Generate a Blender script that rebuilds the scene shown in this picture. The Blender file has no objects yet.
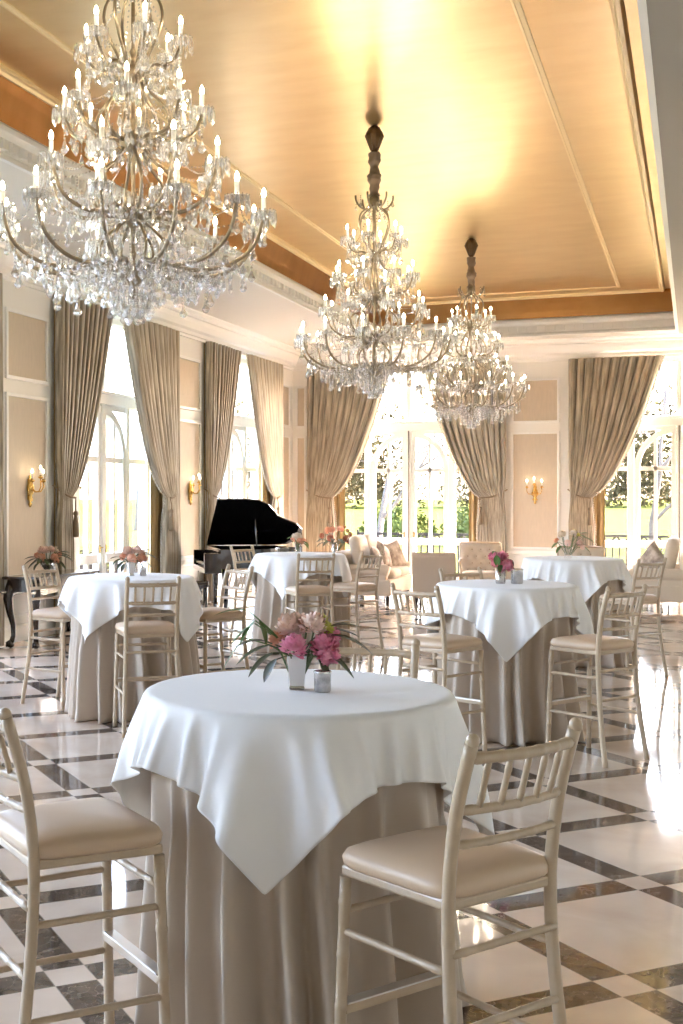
import bpy, math, random
import numpy as np
from math import sin, cos, pi, radians as R
from mathutils import Vector, Matrix

random.seed(7)
SC = bpy.context.scene
COL = SC.collection
H = 1.71
TH = 0.3686

# ------------------------------------------------------------------ materials
def new_mat(name):
    m = bpy.data.materials.new(name); m.use_nodes = True
    nt = m.node_tree
    for n in list(nt.nodes): nt.nodes.remove(n)
    out = nt.nodes.new('ShaderNodeOutputMaterial')
    return m, nt, out

def N(nt, kind, **kw):
    n = nt.nodes.new(kind)
    for k, v in kw.items():
        if k.startswith('i_'): n.inputs[k[2:].replace('_', ' ')].default_value = v
        else: setattr(n, k, v)
    return n

def principled(name, col, rough=.5, metal=0., noise=0., nscale=8., bump=0., bscale=60., spec=.5,
               coat=0., sheen=0., trans=0., ior=1.5, stretch=None, sub=0., col2=None, emit=None, estr=0.):
    m, nt, out = new_mat(name)
    p = N(nt, 'ShaderNodeBsdfPrincipled')
    p.inputs['Base Color'].default_value = (*col, 1)
    p.inputs['Roughness'].default_value = rough
    p.inputs['Metallic'].default_value = metal
    p.inputs['Specular IOR Level'].default_value = spec
    p.inputs['IOR'].default_value = ior
    p.inputs['Coat Weight'].default_value = coat
    p.inputs['Coat Roughness'].default_value = .05
    p.inputs['Sheen Weight'].default_value = sheen
    p.inputs['Transmission Weight'].default_value = trans
    if emit:
        p.inputs['Emission Color'].default_value = (*emit, 1)
        p.inputs['Emission Strength'].default_value = estr
    nt.links.new(p.outputs[0], out.inputs[0])
    tc = N(nt, 'ShaderNodeTexCoord')
    vec = tc.outputs['Object']
    if stretch:
        mp = N(nt, 'ShaderNodeMapping'); mp.inputs['Scale'].default_value = stretch
        nt.links.new(vec, mp.inputs[0]); vec = mp.outputs[0]
    if noise > 0:
        nz = N(nt, 'ShaderNodeTexNoise'); nz.inputs['Scale'].default_value = nscale; nz.inputs['Detail'].default_value = 4
        nt.links.new(vec, nz.inputs['Vector'])
        mx = N(nt, 'ShaderNodeMix', data_type='RGBA')
        c2 = col2 or tuple(max(0, c * (1 - noise)) for c in col)
        mx.inputs['A'].default_value = (*c2, 1); mx.inputs['B'].default_value = (*col, 1)
        rp = N(nt, 'ShaderNodeMapRange'); rp.inputs['From Min'].default_value = .35; rp.inputs['From Max'].default_value = .65
        nt.links.new(nz.outputs['Fac'], rp.inputs['Value']); nt.links.new(rp.outputs[0], mx.inputs['Factor'])
        nt.links.new(mx.outputs['Result'], p.inputs['Base Color'])
    if bump > 0:
        nb = N(nt, 'ShaderNodeTexNoise'); nb.inputs['Scale'].default_value = bscale; nb.inputs['Detail'].default_value = 3
        nt.links.new(vec, nb.inputs['Vector'])
        bp = N(nt, 'ShaderNodeBump'); bp.inputs['Strength'].default_value = bump; bp.inputs['Distance'].default_value = .01
        nt.links.new(nb.outputs['Fac'], bp.inputs['Height']); nt.links.new(bp.outputs[0], p.inputs['Normal'])
    return m

def mat_floor():
    m, nt, out = new_mat('polished_marble')
    p = N(nt, 'ShaderNodeBsdfPrincipled')
    nt.links.new(p.outputs[0], out.inputs[0])
    tc = N(nt, 'ShaderNodeTexCoord'); sep = N(nt, 'ShaderNodeSeparateXYZ')
    nt.links.new(tc.outputs['Object'], sep.inputs[0])
    S, w, x0, y0 = .876, .1738, -.233, 4.548
    def math_(op, a, b=None):
        n = N(nt, 'ShaderNodeMath', operation=op)
        for i, v in enumerate((a, b)):
            if v is None: continue
            if isinstance(v, (int, float)): n.inputs[i].default_value = v
            else: nt.links.new(v, n.inputs[i])
        return n.outputs[0]
    k = .70711 / S
    X = math_('SUBTRACT', sep.outputs[0], x0); Y = math_('SUBTRACT', sep.outputs[1], y0)
    u = math_('MULTIPLY', math_('SUBTRACT', Y, X), k)
    v = math_('MULTIPLY', math_('ADD', Y, X), k)
    def dist(t):
        f = math_('FRACT', math_('ADD', t, .5))
        return math_('ABSOLUTE', math_('SUBTRACT', f, .5))
    du, dv = dist(u), dist(v)
    bu, bv = math_('LESS_THAN', du, w / 2), math_('LESS_THAN', dv, w / 2)
    dark = math_('ABSOLUTE', math_('SUBTRACT', bu, bv))
    both = math_('MULTIPLY', bu, bv)
    # thin grout joints
    ju = math_('LESS_THAN', math_('ABSOLUTE', math_('SUBTRACT', du, w / 2)), .003)
    jv = math_('LESS_THAN', math_('ABSOLUTE', math_('SUBTRACT', dv, w / 2)), .003)
    joint = math_('MAXIMUM', ju, jv)
    # cream marble
    n1 = N(nt, 'ShaderNodeTexNoise'); n1.inputs['Scale'].default_value = 2.2; n1.inputs['Detail'].default_value = 8; n1.inputs['Distortion'].default_value = .6
    nt.links.new(tc.outputs['Object'], n1.inputs['Vector'])
    r1 = N(nt, 'ShaderNodeValToRGB'); e = r1.color_ramp.elements
    e[0].position = .3; e[0].color = (.60, .455, .34, 1); e[1].position = .7; e[1].color = (.76, .62, .49, 1)
    nt.links.new(n1.outputs['Fac'], r1.inputs[0])
    # dark emperador with pale veins
    n2 = N(nt, 'ShaderNodeTexNoise'); n2.inputs['Scale'].default_value = 9; n2.inputs['Detail'].default_value = 6; n2.inputs['Distortion'].default_value = 1.5
    nt.links.new(tc.outputs['Object'], n2.inputs['Vector'])
    r2 = N(nt, 'ShaderNodeValToRGB'); e = r2.color_ramp.elements
    e[0].position = .3; e[0].color = (.05, .034, .026, 1); e[1].position = .75; e[1].color = (.15, .11, .085, 1)
    nt.links.new(n2.outputs['Fac'], r2.inputs[0])
    n3 = N(nt, 'ShaderNodeTexNoise'); n3.inputs['Scale'].default_value = 5; n3.inputs['Detail'].default_value = 5; n3.inputs['Distortion'].default_value = 2.
    nt.links.new(tc.outputs['Object'], n3.inputs['Vector'])
    vein = math_('LESS_THAN', math_('ABSOLUTE', math_('SUBTRACT', n3.outputs['Fac'], .5)), .006)
    mv = N(nt, 'ShaderNodeMix', data_type='RGBA'); mv.inputs['B'].default_value = (.30, .24, .19, 1)
    nt.links.new(math_('MULTIPLY', vein, .7), mv.inputs['Factor']); nt.links.new(r2.outputs[0], mv.inputs['A'])
    mx = N(nt, 'ShaderNodeMix', data_type='RGBA')
    nt.links.new(dark, mx.inputs['Factor']); nt.links.new(r1.outputs[0], mx.inputs['A']); nt.links.new(mv.outputs['Result'], mx.inputs['B'])
    mj = N(nt, 'ShaderNodeMix', data_type='RGBA'); mj.inputs['B'].default_value = (.40, .33, .26, 1)
    nt.links.new(math_('MULTIPLY', joint, .5), mj.inputs['Factor']); nt.links.new(mx.outputs['Result'], mj.inputs['A'])
    nt.links.new(mj.outputs['Result'], p.inputs['Base Color'])
    p.inputs['Roughness'].default_value = .06
    p.inputs['IOR'].default_value = 1.62
    nb = N(nt, 'ShaderNodeTexNoise'); nb.inputs['Scale'].default_value = 1.6; nb.inputs['Detail'].default_value = 1
    nt.links.new(tc.outputs['Object'], nb.inputs['Vector'])
    bp = N(nt, 'ShaderNodeBump'); bp.inputs['Strength'].default_value = .06; bp.inputs['Distance'].default_value = .02
    nt.links.new(nb.outputs['Fac'], bp.inputs['Height']); nt.links.new(bp.outputs[0], p.inputs['Normal'])
    return m

def mat_gold(name, a, b, rough, metal=.85):
    m, nt, out = new_mat(name)
    p = N(nt, 'ShaderNodeBsdfPrincipled'); nt.links.new(p.outputs[0], out.inputs[0])
    tc = N(nt, 'ShaderNodeTexCoord')
    mp = N(nt, 'ShaderNodeMapping'); mp.inputs['Scale'].default_value = (1.0, 2.4, 1.)
    nt.links.new(tc.outputs['Object'], mp.inputs[0])
    n1 = N(nt, 'ShaderNodeTexNoise'); n1.inputs['Scale'].default_value = 1.8; n1.inputs['Detail'].default_value = 7
    nt.links.new(mp.outputs[0], n1.inputs['Vector'])
    rp = N(nt, 'ShaderNodeMapRange'); rp.inputs['From Min'].default_value = .3; rp.inputs['From Max'].default_value = .7
    nt.links.new(n1.outputs['Fac'], rp.inputs['Value'])
    mx = N(nt, 'ShaderNodeMix', data_type='RGBA'); mx.inputs['A'].default_value = (*a, 1); mx.inputs['B'].default_value = (*b, 1)
    nt.links.new(rp.outputs[0], mx.inputs['Factor']); nt.links.new(mx.outputs['Result'], p.inputs['Base Color'])
    p.inputs['Metallic'].default_value = metal; p.inputs['Roughness'].default_value = rough
    bp = N(nt, 'ShaderNodeBump'); bp.inputs['Strength'].default_value = .03; bp.inputs['Distance'].default_value = .02
    nt.links.new(n1.outputs['Fac'], bp.inputs['Height']); nt.links.new(bp.outputs[0], p.inputs['Normal'])
    return m

def mat_drape(name, a, b, stripes=True, along='UV'):
    """silk with fine vertical slubs running down the cloth (u coordinate across the cloth)"""
    m, nt, out = new_mat(name)
    p = N(nt, 'ShaderNodeBsdfPrincipled'); nt.links.new(p.outputs[0], out.inputs[0])
    tc = N(nt, 'ShaderNodeTexCoord')
    mp = N(nt, 'ShaderNodeMapping'); mp.inputs['Scale'].default_value = (90., 9., 1.)
    nt.links.new(tc.outputs['UV'], mp.inputs[0])
    n1 = N(nt, 'ShaderNodeTexNoise'); n1.inputs['Scale'].default_value = 1.; n1.inputs['Detail'].default_value = 4
    nt.links.new(mp.outputs[0], n1.inputs['Vector'])
    rp = N(nt, 'ShaderNodeMapRange'); rp.inputs['From Min'].default_value = .35; rp.inputs['From Max'].default_value = .65
    nt.links.new(n1.outputs['Fac'], rp.inputs['Value'])
    mx = N(nt, 'ShaderNodeMix', data_type='RGBA'); mx.inputs['A'].default_value = (*a, 1); mx.inputs['B'].default_value = (*b, 1)
    nt.links.new(rp.outputs[0], mx.inputs['Factor']); nt.links.new(mx.outputs['Result'], p.inputs['Base Color'])
    p.inputs['Roughness'].default_value = .42; p.inputs['Sheen Weight'].default_value = .3
    return m

def mat_glass_pane():
    m, nt, out = new_mat('window_glass')
    tr = N(nt, 'ShaderNodeBsdfTransparent'); gl = N(nt, 'ShaderNodeBsdfGlossy'); gl.inputs['Roughness'].default_value = .02
    mx = N(nt, 'ShaderNodeMixShader')
    nt.links.new(facing_fresnel(nt, .05), mx.inputs[0]); nt.links.new(tr.outputs[0], mx.inputs[1]); nt.links.new(gl.outputs[0], mx.inputs[2])
    nt.links.new(mx.outputs[0], out.inputs[0])
    return m

def facing_fresnel(nt, f0):
    lw = N(nt, 'ShaderNodeLayerWeight'); lw.inputs['Blend'].default_value = .5
    p = N(nt, 'ShaderNodeMath', operation='POWER'); p.inputs[1].default_value = 4.
    nt.links.new(lw.outputs['Facing'], p.inputs[0])
    r = N(nt, 'ShaderNodeMapRange'); r.inputs['To Min'].default_value = f0; r.inputs['To Max'].default_value = 1.
    nt.links.new(p.outputs[0], r.inputs['Value']); return r.outputs[0]

def mat_crystal(name, tint, glass_fac=.40, cloudy=.10):
    """cut crystal: clear, with bright facets and a little scatter from the many small cuts"""
    m, nt, out = new_mat(name)
    tr = N(nt, 'ShaderNodeBsdfTransparent'); tr.inputs['Color'].default_value = (*tint, 1)
    gl = N(nt, 'ShaderNodeBsdfGlossy'); gl.inputs['Roughness'].default_value = .04
    gs = N(nt, 'ShaderNodeBsdfGlass'); gs.inputs['Roughness'].default_value = .02; gs.inputs['IOR'].default_value = 1.6
    df = N(nt, 'ShaderNodeBsdfDiffuse'); df.inputs['Color'].default_value = (.9, .9, .9, 1)
    mx = N(nt, 'ShaderNodeMixShader'); mx2 = N(nt, 'ShaderNodeMixShader'); mx2.inputs[0].default_value = glass_fac
    mx3 = N(nt, 'ShaderNodeMixShader'); mx3.inputs[0].default_value = cloudy
    nt.links.new(facing_fresnel(nt, .12), mx.inputs[0]); nt.links.new(tr.outputs[0], mx.inputs[1]); nt.links.new(gl.outputs[0], mx.inputs[2])
    nt.links.new(mx.outputs[0], mx2.inputs[1]); nt.links.new(gs.outputs[0], mx2.inputs[2])
    nt.links.new(mx2.outputs[0], mx3.inputs[1]); nt.links.new(df.outputs[0], mx3.inputs[2])
    nt.links.new(mx3.outputs[0], out.inputs[0])
    return m

def mat_emit(name, col, s):
    m, nt, out = new_mat(name)
    e = N(nt, 'ShaderNodeEmission'); e.inputs[0].default_value = (*col, 1); e.inputs[1].default_value = s
    nt.links.new(e.outputs[0], out.inputs[0]); return m

M = dict(
    floor=mat_floor(),
    wall=principled('cream_wall_paint', (.88, .855, .79), .5, bump=.03),
    trim=principled('ivory_trim_paint', (.90, .88, .83), .4),
    panel=principled('tan_silk_wallpaper', (.62, .52, .39), .55, noise=.06, nscale=30, stretch=(1, 1, .2)),
    soffit_shaded=principled('shade_darkened_plaster', (.36, .325, .275), .6, bump=.02),  # right-hand soffit plaster, base colour darkened to stand in for its shade
    soffit=principled('white_plaster', (.80, .765, .69), .6, bump=.02),
    gold=mat_gold('gold_leaf_ceiling', (.72, .52, .245), (.78, .59, .30), .31, .88),
    copper=mat_gold('dark_gold_cove', (.34, .155, .042), (.42, .21, .065), .33, .8),
    goldtrim=principled('gilt_moulding', (.86, .68, .38), .4, metal=.35),
    window=principled('white_window_paint', (.86, .85, .80), .35),
    glass=mat_glass_pane(),
    drape=mat_drape('taupe_silk_drape', (.190, .152, .100), (.49, .42, .30)),
    lining=mat_drape('ochre_drape_lining', (.38, .25, .09), (.46, .32, .13)),
    rope=principled('bronze_rope', (.24, .17, .10), .6),
    fringe=principled('cream_bead_fringe', (.62, .56, .46), .6),
    chair=principled('champagne_painted_wood', (.51, .385, .26), .38, noise=.08, nscale=25, coat=.15),
    seat=principled('tan_seat_vinyl', (.58, .42, .285), .42, bump=.03, bscale=30),
    metal=principled('brushed_steel_plate', (.75, .72, .68), .3, metal=.9),
    cloth=principled('white_table_linen', (.87, .845, .83), .75, sheen=.15, bump=.06, bscale=22),
    skirt=principled('beige_satin_skirt', (.53, .435, .345), .5, sheen=.25, bump=.03, bscale=6),
    ebony=principled('black_piano_lacquer', (.006, .006, .007), .06, coat=1.),
    ivory=principled('ivory_keys', (.85, .83, .76), .3),
    darkwood=principled('dark_mahogany', (.028, .013, .009), .2, noise=.4, nscale=6, stretch=(1, 6, 1), coat=.5),
    brass=principled('polished_brass', (.80, .52, .16), .25, metal=1.),
    champagne=principled('antique_gilt_metal', (.30, .235, .155), .34, metal=.9, noise=.2, nscale=20),
    crystal=mat_crystal('cut_crystal', (.97, .97, .97)),
    thin_glass=mat_crystal('thin_clear_glass', (.97, .97, .97), .0, .16),
    crystal2=mat_crystal('smoky_cut_crystal', (.80, .80, .84), .5),
    candle=principled('white_candle_sleeve', (.85, .83, .78), .5),
    bulb=mat_emit('warm_bulb_glow', (1., .85, .63), 25.),
    sconce_bulb=mat_emit('soft_bulb_glow', (1., .80, .52), 4.2),
    sleeve=principled('taupe_silk_chain_sleeve', (.30, .20, .12), .6, sheen=.3),
    canopy=principled('dark_bronze_canopy', (.16, .09, .04), .4, metal=.6),
    sofa=principled('oatmeal_linen_upholstery', (.66, .55, .42), .8, bump=.08, bscale=90, sheen=.2),
    tan=principled('tan_linen_upholstery', (.47, .35, .245), .75, bump=.08, bscale=90, sheen=.2),
    pillow=principled('patterned_pillow_cloth', (.52, .42, .32), .7, noise=.6, nscale=9, col2=(.22, .15, .11)),
    porcelain=principled('white_porcelain', (.88, .86, .86), .15, coat=.5),
    silver=principled('mercury_glass', (.78, .76, .74), .18, metal=.85, noise=.35, nscale=40, bump=.3, bscale=80),
    pink=principled('deep_pink_petal', (.72, .16, .28), .6, noise=.3, nscale=20, col2=(.85, .36, .46)),
    blush=principled('blush_petal', (.88, .60, .50), .6, noise=.3, nscale=20, col2=(.90, .68, .56)),
    peach=principled('peach_petal', (.80, .36, .22), .6, noise=.3, nscale=20, col2=(.88, .52, .36)),
    cream=principled('cream_petal', (.86, .74, .58), .6),
    rust=principled('rust_petal', (.42, .13, .07), .6, noise=.4, nscale=20),
    yellow=principled('yellow_green_bud', (.55, .50, .10), .6),
    leaf=principled('dark_green_leaf', (.045, .085, .025), .45, noise=.5, nscale=10, col2=(.075, .05, .025)),
    lightleaf=principled('light_green_leaf', (.11, .19, .05), .45),
    stem=principled('green_stem', (.10, .14, .05), .6),
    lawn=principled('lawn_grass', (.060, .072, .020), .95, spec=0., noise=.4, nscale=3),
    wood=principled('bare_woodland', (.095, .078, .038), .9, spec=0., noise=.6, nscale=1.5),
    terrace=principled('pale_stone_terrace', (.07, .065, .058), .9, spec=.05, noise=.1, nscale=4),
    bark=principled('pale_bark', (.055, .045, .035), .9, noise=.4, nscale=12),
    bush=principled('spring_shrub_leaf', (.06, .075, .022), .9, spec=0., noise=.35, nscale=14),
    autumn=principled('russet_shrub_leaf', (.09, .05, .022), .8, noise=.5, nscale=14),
    bolt=principled('grey_steel_bolt', (.16, .15, .13), .4, metal=.6),
    iron=principled('black_wrought_iron', (.012, .012, .013), .8, spec=.1),
    mirror_vase=principled('silver_vase_foot', (.55, .53, .5), .15, metal=1.),
)

# ------------------------------------------------------------------ mesh builder
class MB:
    def __init__(s): s.v = []; s.f = []; s.sm = []; s.uv = {}
    def add(s, vs, fs, smooth=True):
        b = len(s.v); s.v += [tuple(v) for v in vs]
        for f in fs: s.f.append(tuple(i + b for i in f)); s.sm.append(smooth)
        return s
    def box(s, c, d, rz=0., mat=None):
        x, y, z = d[0] / 2, d[1] / 2, d[2] / 2
        vs = [(i, j, k) for i in (-x, x) for j in (-y, y) for k in (-z, z)]
        if rz: vs = [(a * cos(rz) - b * sin(rz), a * sin(rz) + b * cos(rz), e) for a, b, e in vs]
        if mat is not None: vs = [tuple(mat @ Vector(p)) for p in vs]
        vs = [(a + c[0], b + c[1], e + c[2]) for a, b, e in vs]
        return s.add(vs, [(0, 1, 3, 2), (4, 6, 7, 5), (0, 4, 5, 1), (2, 3, 7, 6), (0, 2, 6, 4), (1, 5, 7, 3)], False)
    def box2(s, a, b):
        return s.box([(p + q) / 2 for p, q in zip(a, b)], [abs(q - p) for p, q in zip(a, b)])
    def tube(s, pts, r, n=8, cap=True, smooth=True):
        pts = [Vector(p) for p in pts]
        if not isinstance(r, (list, tuple)): r = [r] * len(pts)
        vs = []; up = None
        for i, p in enumerate(pts):
            t = (pts[min(i + 1, len(pts) - 1)] - pts[max(i - 1, 0)])
            t = t.normalized() if t.length > 1e-9 else Vector((0, 0, 1))
            if up is None:
                a = Vector((0, 0, 1)) if abs(t.z) < .9 else Vector((1, 0, 0))
                up = t.cross(a).normalized()
            else:
                up = (up - t * up.dot(t)).normalized()
            w = t.cross(up)
            for k in range(n):
                an = 2 * pi * k / n
                vs.append(p + (up * cos(an) + w * sin(an)) * r[i])
        fs = [(i * n + k, i * n + (k + 1) % n, (i + 1) * n + (k + 1) % n, (i + 1) * n + k) for i in range(len(pts) - 1) for k in range(n)]
        s.add(vs, fs, smooth)
        if cap:
            b = len(s.v) - len(vs); L = (len(pts) - 1) * n
            s.f.append(tuple(b + k for k in reversed(range(n)))); s.sm.append(False)
            s.f.append(tuple(b + L + k for k in range(n))); s.sm.append(False)
        return s
    def lathe(s, prof, n=24, c=(0, 0, 0), smooth=True, ph=0.):
        vs = [(c[0] + r * cos(2 * pi * k / n + ph), c[1] + r * sin(2 * pi * k / n + ph), c[2] + z) for r, z in prof for k in range(n)]
        fs = [(i * n + k, i * n + (k + 1) % n, (i + 1) * n + (k + 1) % n, (i + 1) * n + k) for i in range(len(prof) - 1) for k in range(n)]
        return s.add(vs, fs, smooth)
    def ball(s, c, r, n=10, m=6, smooth=True):
        if not isinstance(r, (list, tuple)): r = (r, r, r)
        vs = []; fs = []
        for i in range(m + 1):
            a = pi * i / m
            for k in range(n):
                b = 2 * pi * k / n
                vs.append((c[0] + r[0] * sin(a) * cos(b), c[1] + r[1] * sin(a) * sin(b), c[2] + r[2] * cos(a)))
        for i in range(m):
            for k in range(n): fs.append((i * n + k, (i + 1) * n + k, (i + 1) * n + (k + 1) % n, i * n + (k + 1) % n))
        return s.add(vs, fs, smooth)
    def prism(s, poly, h, mat=None, z0=0.):
        n = len(poly)
        vs = [(x, y, z0) for x, y in poly] + [(x, y, z0 + h) for x, y in poly]
        if mat is not None: vs = [tuple(mat @ Vector(v)) for v in vs]
        fs = [tuple(reversed(range(n))), tuple(range(n, 2 * n))] + [(i, (i + 1) % n, n + (i + 1) % n, n + i) for i in range(n)]
        return s.add(vs, fs, False)
    def grid(s, rows, smooth=True, uv=True, closed=False):
        b = len(s.v); nr, nc = len(rows), len(rows[0])
        for r in rows: s.v += [tuple(p) for p in r]
        for i in range(nr - 1):
            for k in range(nc if closed else nc - 1):
                k2 = (k + 1) % nc
                f = (b + i * nc + k, b + i * nc + k2, b + (i + 1) * nc + k2, b + (i + 1) * nc + k)
                if uv: s.uv[len(s.f)] = [(k / nc, i / nr), ((k + 1) / nc, i / nr), ((k + 1) / nc, (i + 1) / nr), (k / nc, (i + 1) / nr)]
                s.f.append(f); s.sm.append(smooth)
        return s
    def xf(s, mat):
        s.v = [tuple(mat @ Vector(v)) for v in s.v]; return s
    def join(s, o, mat=None):
        vs = o.v if mat is None else [tuple(mat @ Vector(v)) for v in o.v]
        b = len(s.v); s.v += vs
        s.f += [tuple(i + b for i in f) for f in o.f]; s.sm += o.sm
        return s
    def mesh(s, name, m):
        me = bpy.data.meshes.new(name)
        me.from_pydata(s.v, [], s.f)
        me.polygons.foreach_set('use_smooth', s.sm)
        if s.uv:
            ul = me.uv_layers.new(name='UVMap')
            for p in me.polygons:
                u = s.uv.get(p.index)
                if u:
                    for li, c in zip(p.loop_indices, u): ul.data[li].uv = c
        me.materials.append(m); me.validate(); me.update()
        return me
    def build(s, name, m, parent=None, bevel=0., solid=0., subsurf=0, seg=2):
        o = bpy.data.objects.new(name, s.mesh(name, m)); COL.objects.link(o)
        if parent: o.parent = parent
        if bevel:
            q = o.modifiers.new('bevel', 'BEVEL'); q.width = bevel; q.segments = seg; q.limit_method = 'ANGLE'; q.angle_limit = R(40)
        if subsurf:
            q = o.modifiers.new('subsurf', 'SUBSURF'); q.levels = subsurf; q.render_levels = subsurf
        if solid:
            q = o.modifiers.new('solid', 'SOLIDIFY'); q.thickness = solid; q.offset = 1 if name != 'tablecloth' else 0
        return o

def link_mesh(name, me, parent=None, loc=(0, 0, 0), rot=(0, 0, 0), sc=(1, 1, 1)):
    o = bpy.data.objects.new(name, me); COL.objects.link(o)
    if parent: o.parent = parent
    o.location = loc; o.rotation_euler = rot; o.scale = sc
    return o

def empty(name, label, cat, loc=(0, 0, 0), rz=0., group=None):
    o = bpy.data.objects.new(name, None); COL.objects.link(o)
    o.location = loc; o.rotation_euler = (0, 0, rz); o.empty_display_size = .1
    return tag(o, label, cat, group)

def tag(o, label, cat, group=None):
    o['label'] = label; o['category'] = cat
    if group: o['group'] = group
    return o

def struct(o):
    o['kind'] = 'structure'; return o

CHILD = {}
def copy_tree(root, parent=None):
    c = root.copy(); COL.objects.link(c)
    if parent: c.parent = parent
    for ch in KIDS(root): copy_tree(ch, c)
    return c
def KIDS(o):
    return [x for x in CHILDREN_OF.get(o.name, [])]
CHILDREN_OF = {}
def index_children():
    CHILDREN_OF.clear()
    for o in bpy.data.objects:
        if o.parent: CHILDREN_OF.setdefault(o.parent.name, []).append(o)

# ------------------------------------------------------------------ camera
cam = bpy.data.cameras.new('camera'); co = bpy.data.objects.new('camera', cam); COL.objects.link(co)
co.location = (0, 0, H); co.rotation_euler = (pi / 2, 0, TH)
cam.sensor_fit = 'VERTICAL'; cam.sensor_height = 36.; cam.lens = 36. * 1232. / 1024.
cam.shift_x = (341.5 - 219.3) / 1024.; cam.shift_y = -(512 - 498.5) / 1024.
cam.clip_start = .05; cam.clip_end = 400
SC.camera = co

# ------------------------------------------------------------------ room shell
XL, XR, YB, YF = -7.57, 2.07, 23.7, -4.0
ZS, ZF, ZC = 4.653, 4.971, 5.364          # soffit, top of the fascia, gold ceiling
ZK = 4.29                                  # underside of the crown
struct(MB().box2((XL - 1, YF - 1, -.2), (XR + 1, YB + 1, 0)).build('floor', M['floor']))

LEFT_WIN = [.35, 5.45, 10.55, 15.65, 20.75]
BACK_WIN = [-5.25, -.27]
WW = 3.2                                   # opening width

def wall_run(name, axis, fixed, lo, hi, openings, thick, sign):
    """wall with full-height openings up to ZK, as one mesh"""
    m = MB()
    def slab(a, b, z0, z1):
        if axis == 'y': m.box2((fixed, a, z0), (fixed + sign * thick, b, z1))
        else: m.box2((a, fixed, z0), (b, fixed + sign * thick, z1))
    c = lo
    for o in openings:
        slab(c, o - WW / 2, 0, ZC + .3); slab(o - WW / 2, o + WW / 2, ZK, ZC + .3); c = o + WW / 2
    slab(c, hi, 0, ZC + .3)
    return struct(m.build(name, M['wall']))
wall_run('wall_left', 'y', XL, YF - .4, YB + .4, LEFT_WIN, .4, -1)
wall_run('wall_back', 'x', YB, XL, XR, BACK_WIN, .4, 1)
struct(MB().box2((XR, YF - .4, 0), (XR + .4, YB + .4, ZC + .3)).build('wall_right', M['wall']))
struct(MB().box2((XL, YF - .4, 0), (XR, YF, ZC + .3)).build('wall_front', M['wall']))

# ceiling: soffit ring, tray sides, gold field
TX0, TX1, TY0, TY1 = -5.63, -.27, -2.2, 22.9          # lip of the tray
GX0, GX1, GY0, GY1 = -5.50, -.53, -2.1, 22.80         # edge of the gold field
m = MB()
for a, b in (((XL, YF), (TX0, YB)), ((TX0, TY1), (TX1, YB)), ((TX0, YF), (TX1, TY0))):
    m.box2((*a, ZS), (*b, ZS + .12))
struct(m.build('ceiling_soffit', M['soffit']))
struct(MB().box2((TX1, YF, ZS), (XR, YB, ZS + .12)).build('ceiling_soffit_right', M['soffit_shaded']))  # right side of the soffit, with its shade painted into the colour
struct(MB().box2((GX0 - .3, GY0 - .3, ZC), (GX1 + .3, GY1 + .3, ZC + .12)).build('ceiling', M['gold']))

def ring(prof, x0, x1, y0, y1):
    """profile of (inset, z) swept round a rectangle; inset grows towards the centre"""
    rows = []
    for ins, z in prof:
        rows.append([(x0 + ins, y0 + ins, z), (x1 - ins, y0 + ins, z), (x1 - ins, y1 - ins, z), (x0 + ins, y1 - ins, z)])
    vs = [p for r in rows for p in r]; fs = []
    for i in range(len(rows) - 1):
        for k in range(4):
            fs.append((i * 4 + k, i * 4 + (k + 1) % 4, (i + 1) * 4 + (k + 1) % 4, (i + 1) * 4 + k))
    return MB().add(vs, fs, False)
m = ring([(0, ZS + .13), (-.0, ZS - .005), (.05, ZS - .005), (.05, ZS + .03), (.02, ZS + .06), (.02, ZS + .19), (.06, ZS + .24), (.06, ZS + .285), (.03, ZF), (-.15, ZF), (-.15, ZF - .1)], TX0, TX1, TY0, TY1)
y = TY0 + .1                                # dentils along both long sides and the back
while y < TY1 - .08:
    m.box((TX0 + .035, y, ZS + .125), (.05, .085, .085)); m.box((TX1 - .035, y, ZS + .125), (.05, .085, .085)); y += .165
x = TX0 + .1
while x < TX1 - .08:
    m.box((x, TY1 - .035, ZS + .125), (.085, .05, .085)); x += .165
struct(m.build('trim_1', M['trim']))
struct(ring([(-.1, ZF), (.02, ZF), (.05, ZF + .12), (.09, ZF + .25), (.12, ZC - .06), (.10, ZC + .01)], TX0, TX1, TY0, TY1).build('trim_2', M['copper']))
struct(ring([(-.05, ZC + .01), (-.02, ZC - .055), (.015, ZC - .06), (.03, ZC - .035), (.055, ZC - .03), (.06, ZC + .01)], GX0, GX1, GY0, GY1).build('trim_3', M['goldtrim']))
struct(ring([(-.035, ZC + .01), (-.03, ZC - .012), (-.012, ZC - .014), (-.008, ZC - .006), (.008, ZC - .006), (.012, ZC - .014), (.03, ZC - .012), (.035, ZC + .01)], -4.757, -1.233, -1.3, 22.28).build('trim_4', M['goldtrim']))

# crown mouldings along the walls
CP = [(0, ZK - .015), (.03, ZK - .01), (.035, ZK + .03), (.06, ZK + .04), (.07, ZK + .09), (.12, ZK + .12), (.17, ZK + .2), (.19, ZK + .26), (.23, ZK + .27), (.24, ZK + .31), (.29, ZS - .02), (.30, ZS + .01)]
def run(prof, axis, fixed, lo, hi, sign):
    vs = []
    for d, z in prof:
        for e in (lo, hi):
            vs.append((fixed + sign * d, e, z) if axis == 'y' else (e, fixed + sign * d, z))
    return MB().add(vs, [(2 * i, 2 * i + 1, 2 * i + 3, 2 * i + 2) for i in range(len(prof) - 1)], False)
struct(run(CP, 'y', XL, YF, YB, 1).build('trim_5', M['trim']))
struct(run(CP, 'x', YB, XL, XR, -1).build('trim_6', M['trim']))
struct(run(CP, 'y', XR, YF, YB, -1).build('trim_7', M['trim']))
BP = [(.035, 0), (.035, .16), (.02, .19), (.012, .22), (0, .225)]

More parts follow.
